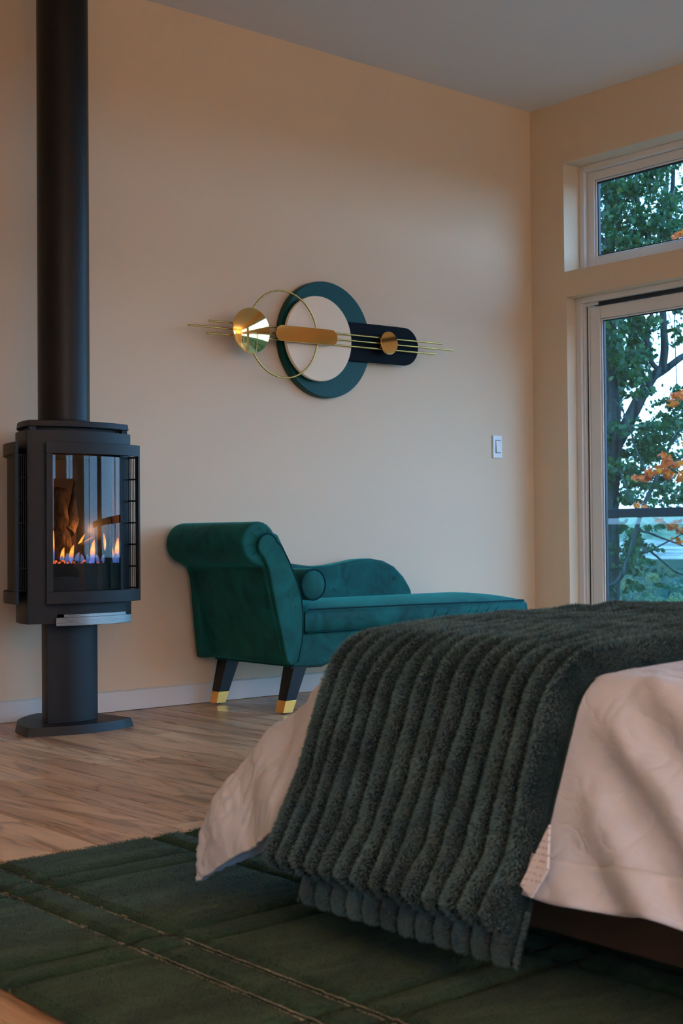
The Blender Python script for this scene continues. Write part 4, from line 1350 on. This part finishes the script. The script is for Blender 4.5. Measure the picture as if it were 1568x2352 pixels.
far = [(1400, 470, 60, 90, 700), (1480, 480, 60, 90, 700), (1550, 470, 50, 90, 500), (1420, 760, 46, 60, 420), (1470, 820, 40, 50, 260), (1500, 720, 36, 40, 200), (1400, 950, 36, 60, 220), (1470, 1060, 46, 40, 420), (1540, 1050, 46, 60, 420), (1530, 1135, 50, 24, 330), (1450, 1130, 40, 26, 200)]
tb = thing('background_maple', 'second green tree seen through the leaves of the forked maple', 'tree', tuple(at(1392, 1990, 24)))
branch(tb, 'trunk', [(1392, 2000), (1398, 1400), (1410, 1000), (1445, 800), (1490, 640), (1530, 440), (1535, 150)], 24, [40, 30, 22, 18, 12, 9, 5])
branch(tb, 'bough', [(1445, 800), (1470, 560), (1462, 430), (1450, 300)], 24, [12, 9, 7, 4])
branch(tb, 'bough', [(1425, 900), (1425, 620), (1412, 500), (1402, 380), (1395, 250)], 24, [12, 7, 5, 4, 3])
leaf_cloud('foliage', clouds([(a, b, c, d, int(n * 1.1)) for a, b, c, d, n in far], 24, 1.6), .056, mat_leaf, tb)

om = thing('orange_maple', 'young maple with orange autumn leaves in front of the green tree', 'tree', tuple(at(1640, 1700, 12)))
branch(om, 'trunk', [(1660, 2100), (1650, 1500), (1640, 1200), (1620, 1000), (1610, 800), (1600, 600)], 12, [26, 18, 14, 10, 7, 3])
branch(om, 'twig', [(1640, 1200), (1590, 1235), (1560, 1222), (1540, 1208), (1515, 1195), (1500, 1188)], 12, [6, 4, 3, 2.4, 2, 1.4])
branch(om, 'twig', [(1620, 1000), (1580, 1040), (1540, 1070), (1500, 1090), (1460, 1100)], 12, [6, 4, 3, 2.5, 1.5])
org = [(1470, 1098, 14, 6, 26), (1492, 1090, 16, 10, 36), (1510, 1078, 18, 12, 34), (1535, 1058, 20, 14, 40), (1545, 1090, 18, 8, 24), (1558, 1066, 14, 14, 30), (1565, 1096, 12, 6, 16), (1528, 1090, 10, 6, 12),
       (1556, 910, 12, 10, 34), (1545, 925, 8, 6, 12), (1568, 900, 10, 8, 20), (1500, 1085, 8, 6, 10), (1566, 1020, 8, 8, 14), (1467, 1160, 8, 4, 10), (1480, 1163, 6, 3, 6), (1530, 1202, 12, 5, 24), (1545, 1210, 12, 5, 22), (1520, 1196, 8, 4, 12), (1565, 1220, 8, 6, 14),
       (1552, 1237, 4, 4, 4), (1560, 1240, 5, 4, 5), (1550, 545, 8, 10, 20), (1545, 562, 10, 5, 14), (1562, 552, 8, 6, 12), (1660, 900, 60, 80, 240), (1660, 1100, 60, 60, 200)]
leaf_cloud('foliage', clouds(org, 12, .25), .040, mat_orange, om)

# valley
def ground_mat():
    m = M('valley_ground'); m.bsdf((.1, .15, .1), 1.0, Specular_IOR_Level=0)
    n = m.noise(m.coord('Object', (.02, .02, .02)), 1.0, 5, .6)
    m.l(m.ramp(n, [(.35, (.015, .035, .028)), (.5, (.028, .05, .035)), (.65, (.05, .06, .035))]), m.b.inputs['Base Color'])
    return m.m
mat_ground = ground_mat()
dirv = np.array([_f[0], _f[1]]) / np.hypot(_f[0], _f[1]); sid = np.array([dirv[1], -dirv[0]])
us = np.concatenate([np.linspace(6.9, 60, 18), np.linspace(75, 1900, 44)]); th = np.linspace(0, 2 * math.pi, 181)
U, V = np.meshgrid(us, th, indexing='ij')
open_ = np.clip((np.cos(V - .75) + .15) / .5, 0, 1)                 # the valley opens in front of the doors; level ground behind the house
Zv = np.interp(U, [6.9, 14, 40, 120, 400, 1900], [-.6, -3.5, -11, -22, -24, -24])
Zh = np.interp(U, [6.9, 14, 40, 120, 400, 1900], [-.35, -.4, -.3, 1, 4, 10])
Zg = Zv * open_ + Zh * (1 - open_) + .12 * vnoise(U * .3, V * 30)
X = -3.9 + U * (np.cos(V) * dirv[0] + np.sin(V) * sid[0]); Y = -4.3 + U * (np.cos(V) * dirv[1] + np.sin(V) * sid[1])
g = grid_mesh('valley_ground', np.stack([X, Y, Zg], -1), mat_ground)
tag(g, kind='structure')
# pale quarry face across the valley, with the wooded ridge above it
def ledge():
    m = M('quarry_stone'); m.bsdf((.5, .5, .5), 1.0, Specular_IOR_Level=0)
    n = m.noise(m.coord('Object', (.03, .03, .35)), 1.0, 4, .6)
    m.l(m.ramp(n, [(.38, (.16, .15, .13)), (.5, (.27, .24, .20)), (.62, (.36, .31, .26))]), m.b.inputs['Base Color'])
    return m.m
mat_ledge = ledge()
nq = 60
vs = np.linspace(-700, 900, nq)
rows = []
for (u, z) in ((1380, -27), (1420, -14), (1440, -14), (1475, -4.5), (1500, -4.5)):
    rows.append([(CAM[0] + (u + 12 * vnoise(v * .02, u)) * dirv[0] + v * sid[0], CAM[1] + (u + 12 * vnoise(v * .02, u)) * dirv[1] + v * sid[1], z + 1.0 * vnoise(v * .03, z)) for v in vs])
q = grid_mesh('quarry_face', np.array(rows), mat_ledge, smooth=False)
tag(q, 'pale stepped quarry face across the valley below the ridge', 'quarry')
def ridge_mat(name, a, b, c):
    m = M(name); m.bsdf(b, 1.0, Specular_IOR_Level=0)
    n = m.noise(m.coord('Object', (.05, .05, .09)), 1.0, 5, .65)
    m.l(m.ramp(n, [(.35, a), (.5, b), (.68, c)]), m.b.inputs['Base Color'])
    m.bump(n, 1.0, 6.0)
    return m.m
mat_ridge = ridge_mat('ridge_woods', (.085, .115, .075), (.135, .165, .105), (.20, .215, .115))  # lightened and muted: the distance haze is painted into the woods
rows = []
vs = np.linspace(-700, 900, 220)
for k, (u, z) in enumerate(((1500, -6), (1530, 6), (1580, 16), (1640, 24), (1720, 30), (1800, 33))):
    rows.append([(CAM[0] + u * dirv[0] + v * sid[0], CAM[1] + u * dirv[1] + v * sid[1], z + 3.2 * vnoise(v * .09, k * 3.3) + 4 * vnoise(v * .013, k * .4) - .012 * (v - 150)) for v in vs])
q = grid_mesh('ridge', np.array(rows), mat_ridge)
tag(q, 'hazy wooded ridge across the valley above the quarry', 'hill')


def bush(px, py, depth, rpx, squash, mat, label, group):
    s = depth / 3129.7
    c = at(px, py, depth)
    t = thing('valley_tree', label, 'tree', tuple(c), group)
    nl = 900
    r = rpx * s
    # crown of several lobes
    lobes = rng.normal(0, .42, (9, 3)); lobes[:, 2] = np.abs(lobes[:, 2]) * .9
    pk = rng.integers(0, 9, nl)
    d = rng.normal(0, 1, (nl, 3)); d /= np.linalg.norm(d, axis=1, keepdims=True)
    Pp = c + r * (lobes[pk] + .52 * d) * [1, 1, squash]
    leaf_cloud('crown', Pp, r * .10, mat, t)
    MB().tube([c + [0, 0, -r * 2.2], c + [0, 0, -.2 * r], c + [0, 0, .3 * r]], [.10 * r, .07 * r, .04 * r], 8).build('trunk', mat_bark, t)
mat_v1 = leafmat('valley_green', (.06, .10, .05), (.11, .16, .075), (.18, .21, .08), .2)  # valley leaf colours carry painted haze, paler than the near trees
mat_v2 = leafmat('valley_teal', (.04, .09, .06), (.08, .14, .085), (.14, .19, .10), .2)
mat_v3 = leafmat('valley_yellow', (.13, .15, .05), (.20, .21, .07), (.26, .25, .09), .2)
GL = 'trees in the valley'
specs = [(1455, 1318, 420, 14, .9, mat_v3, 'small pale yellow tree in the valley beside the trunk'), (1500, 1330, 330, 18, .9, mat_v3, 'rounded yellow-green tree in the valley below the quarry'),
         (1545, 1322, 380, 20, .8, mat_v1, 'soft green tree in the valley under the quarry at right'), (1440, 1345, 300, 20, .9, mat_v3, 'yellowish tree low in the valley near the trunk'),
         (1480, 1360, 210, 26, .9, mat_v1, 'broad mid-green tree in the middle of the valley'), (1535, 1352, 230, 22, 1.0, mat_v2, 'blue-green weeping tree in the valley at right'),
         (1568, 1350, 260, 24, 1.0, mat_v2, 'dark teal tree at the right edge of the valley view'), (1450, 1385, 170, 26, .8, mat_v2, 'teal-green bush low in the valley by the trunk'),
         (1505, 1392, 128, 30, .8, mat_v1, 'green bush low in the middle of the valley'), (1555, 1395, 150, 28, .7, mat_v3, 'yellow-green bush low at the right of the valley'), (1480, 1312, 520, 14, .8, mat_v2, 'distant grey-green tree below the quarry'),
         (1520, 1305, 600, 14, .8, mat_v1, 'distant pale green tree at the foot of the quarry'), (1610, 1360, 200, 40, .8, mat_v1, 'green tree in the valley right of the glass door view'), (1400, 1380, 220, 34, .8, mat_v2, 'teal tree in the valley behind the maple trunk')]
for a in specs: bush(*a, GL)
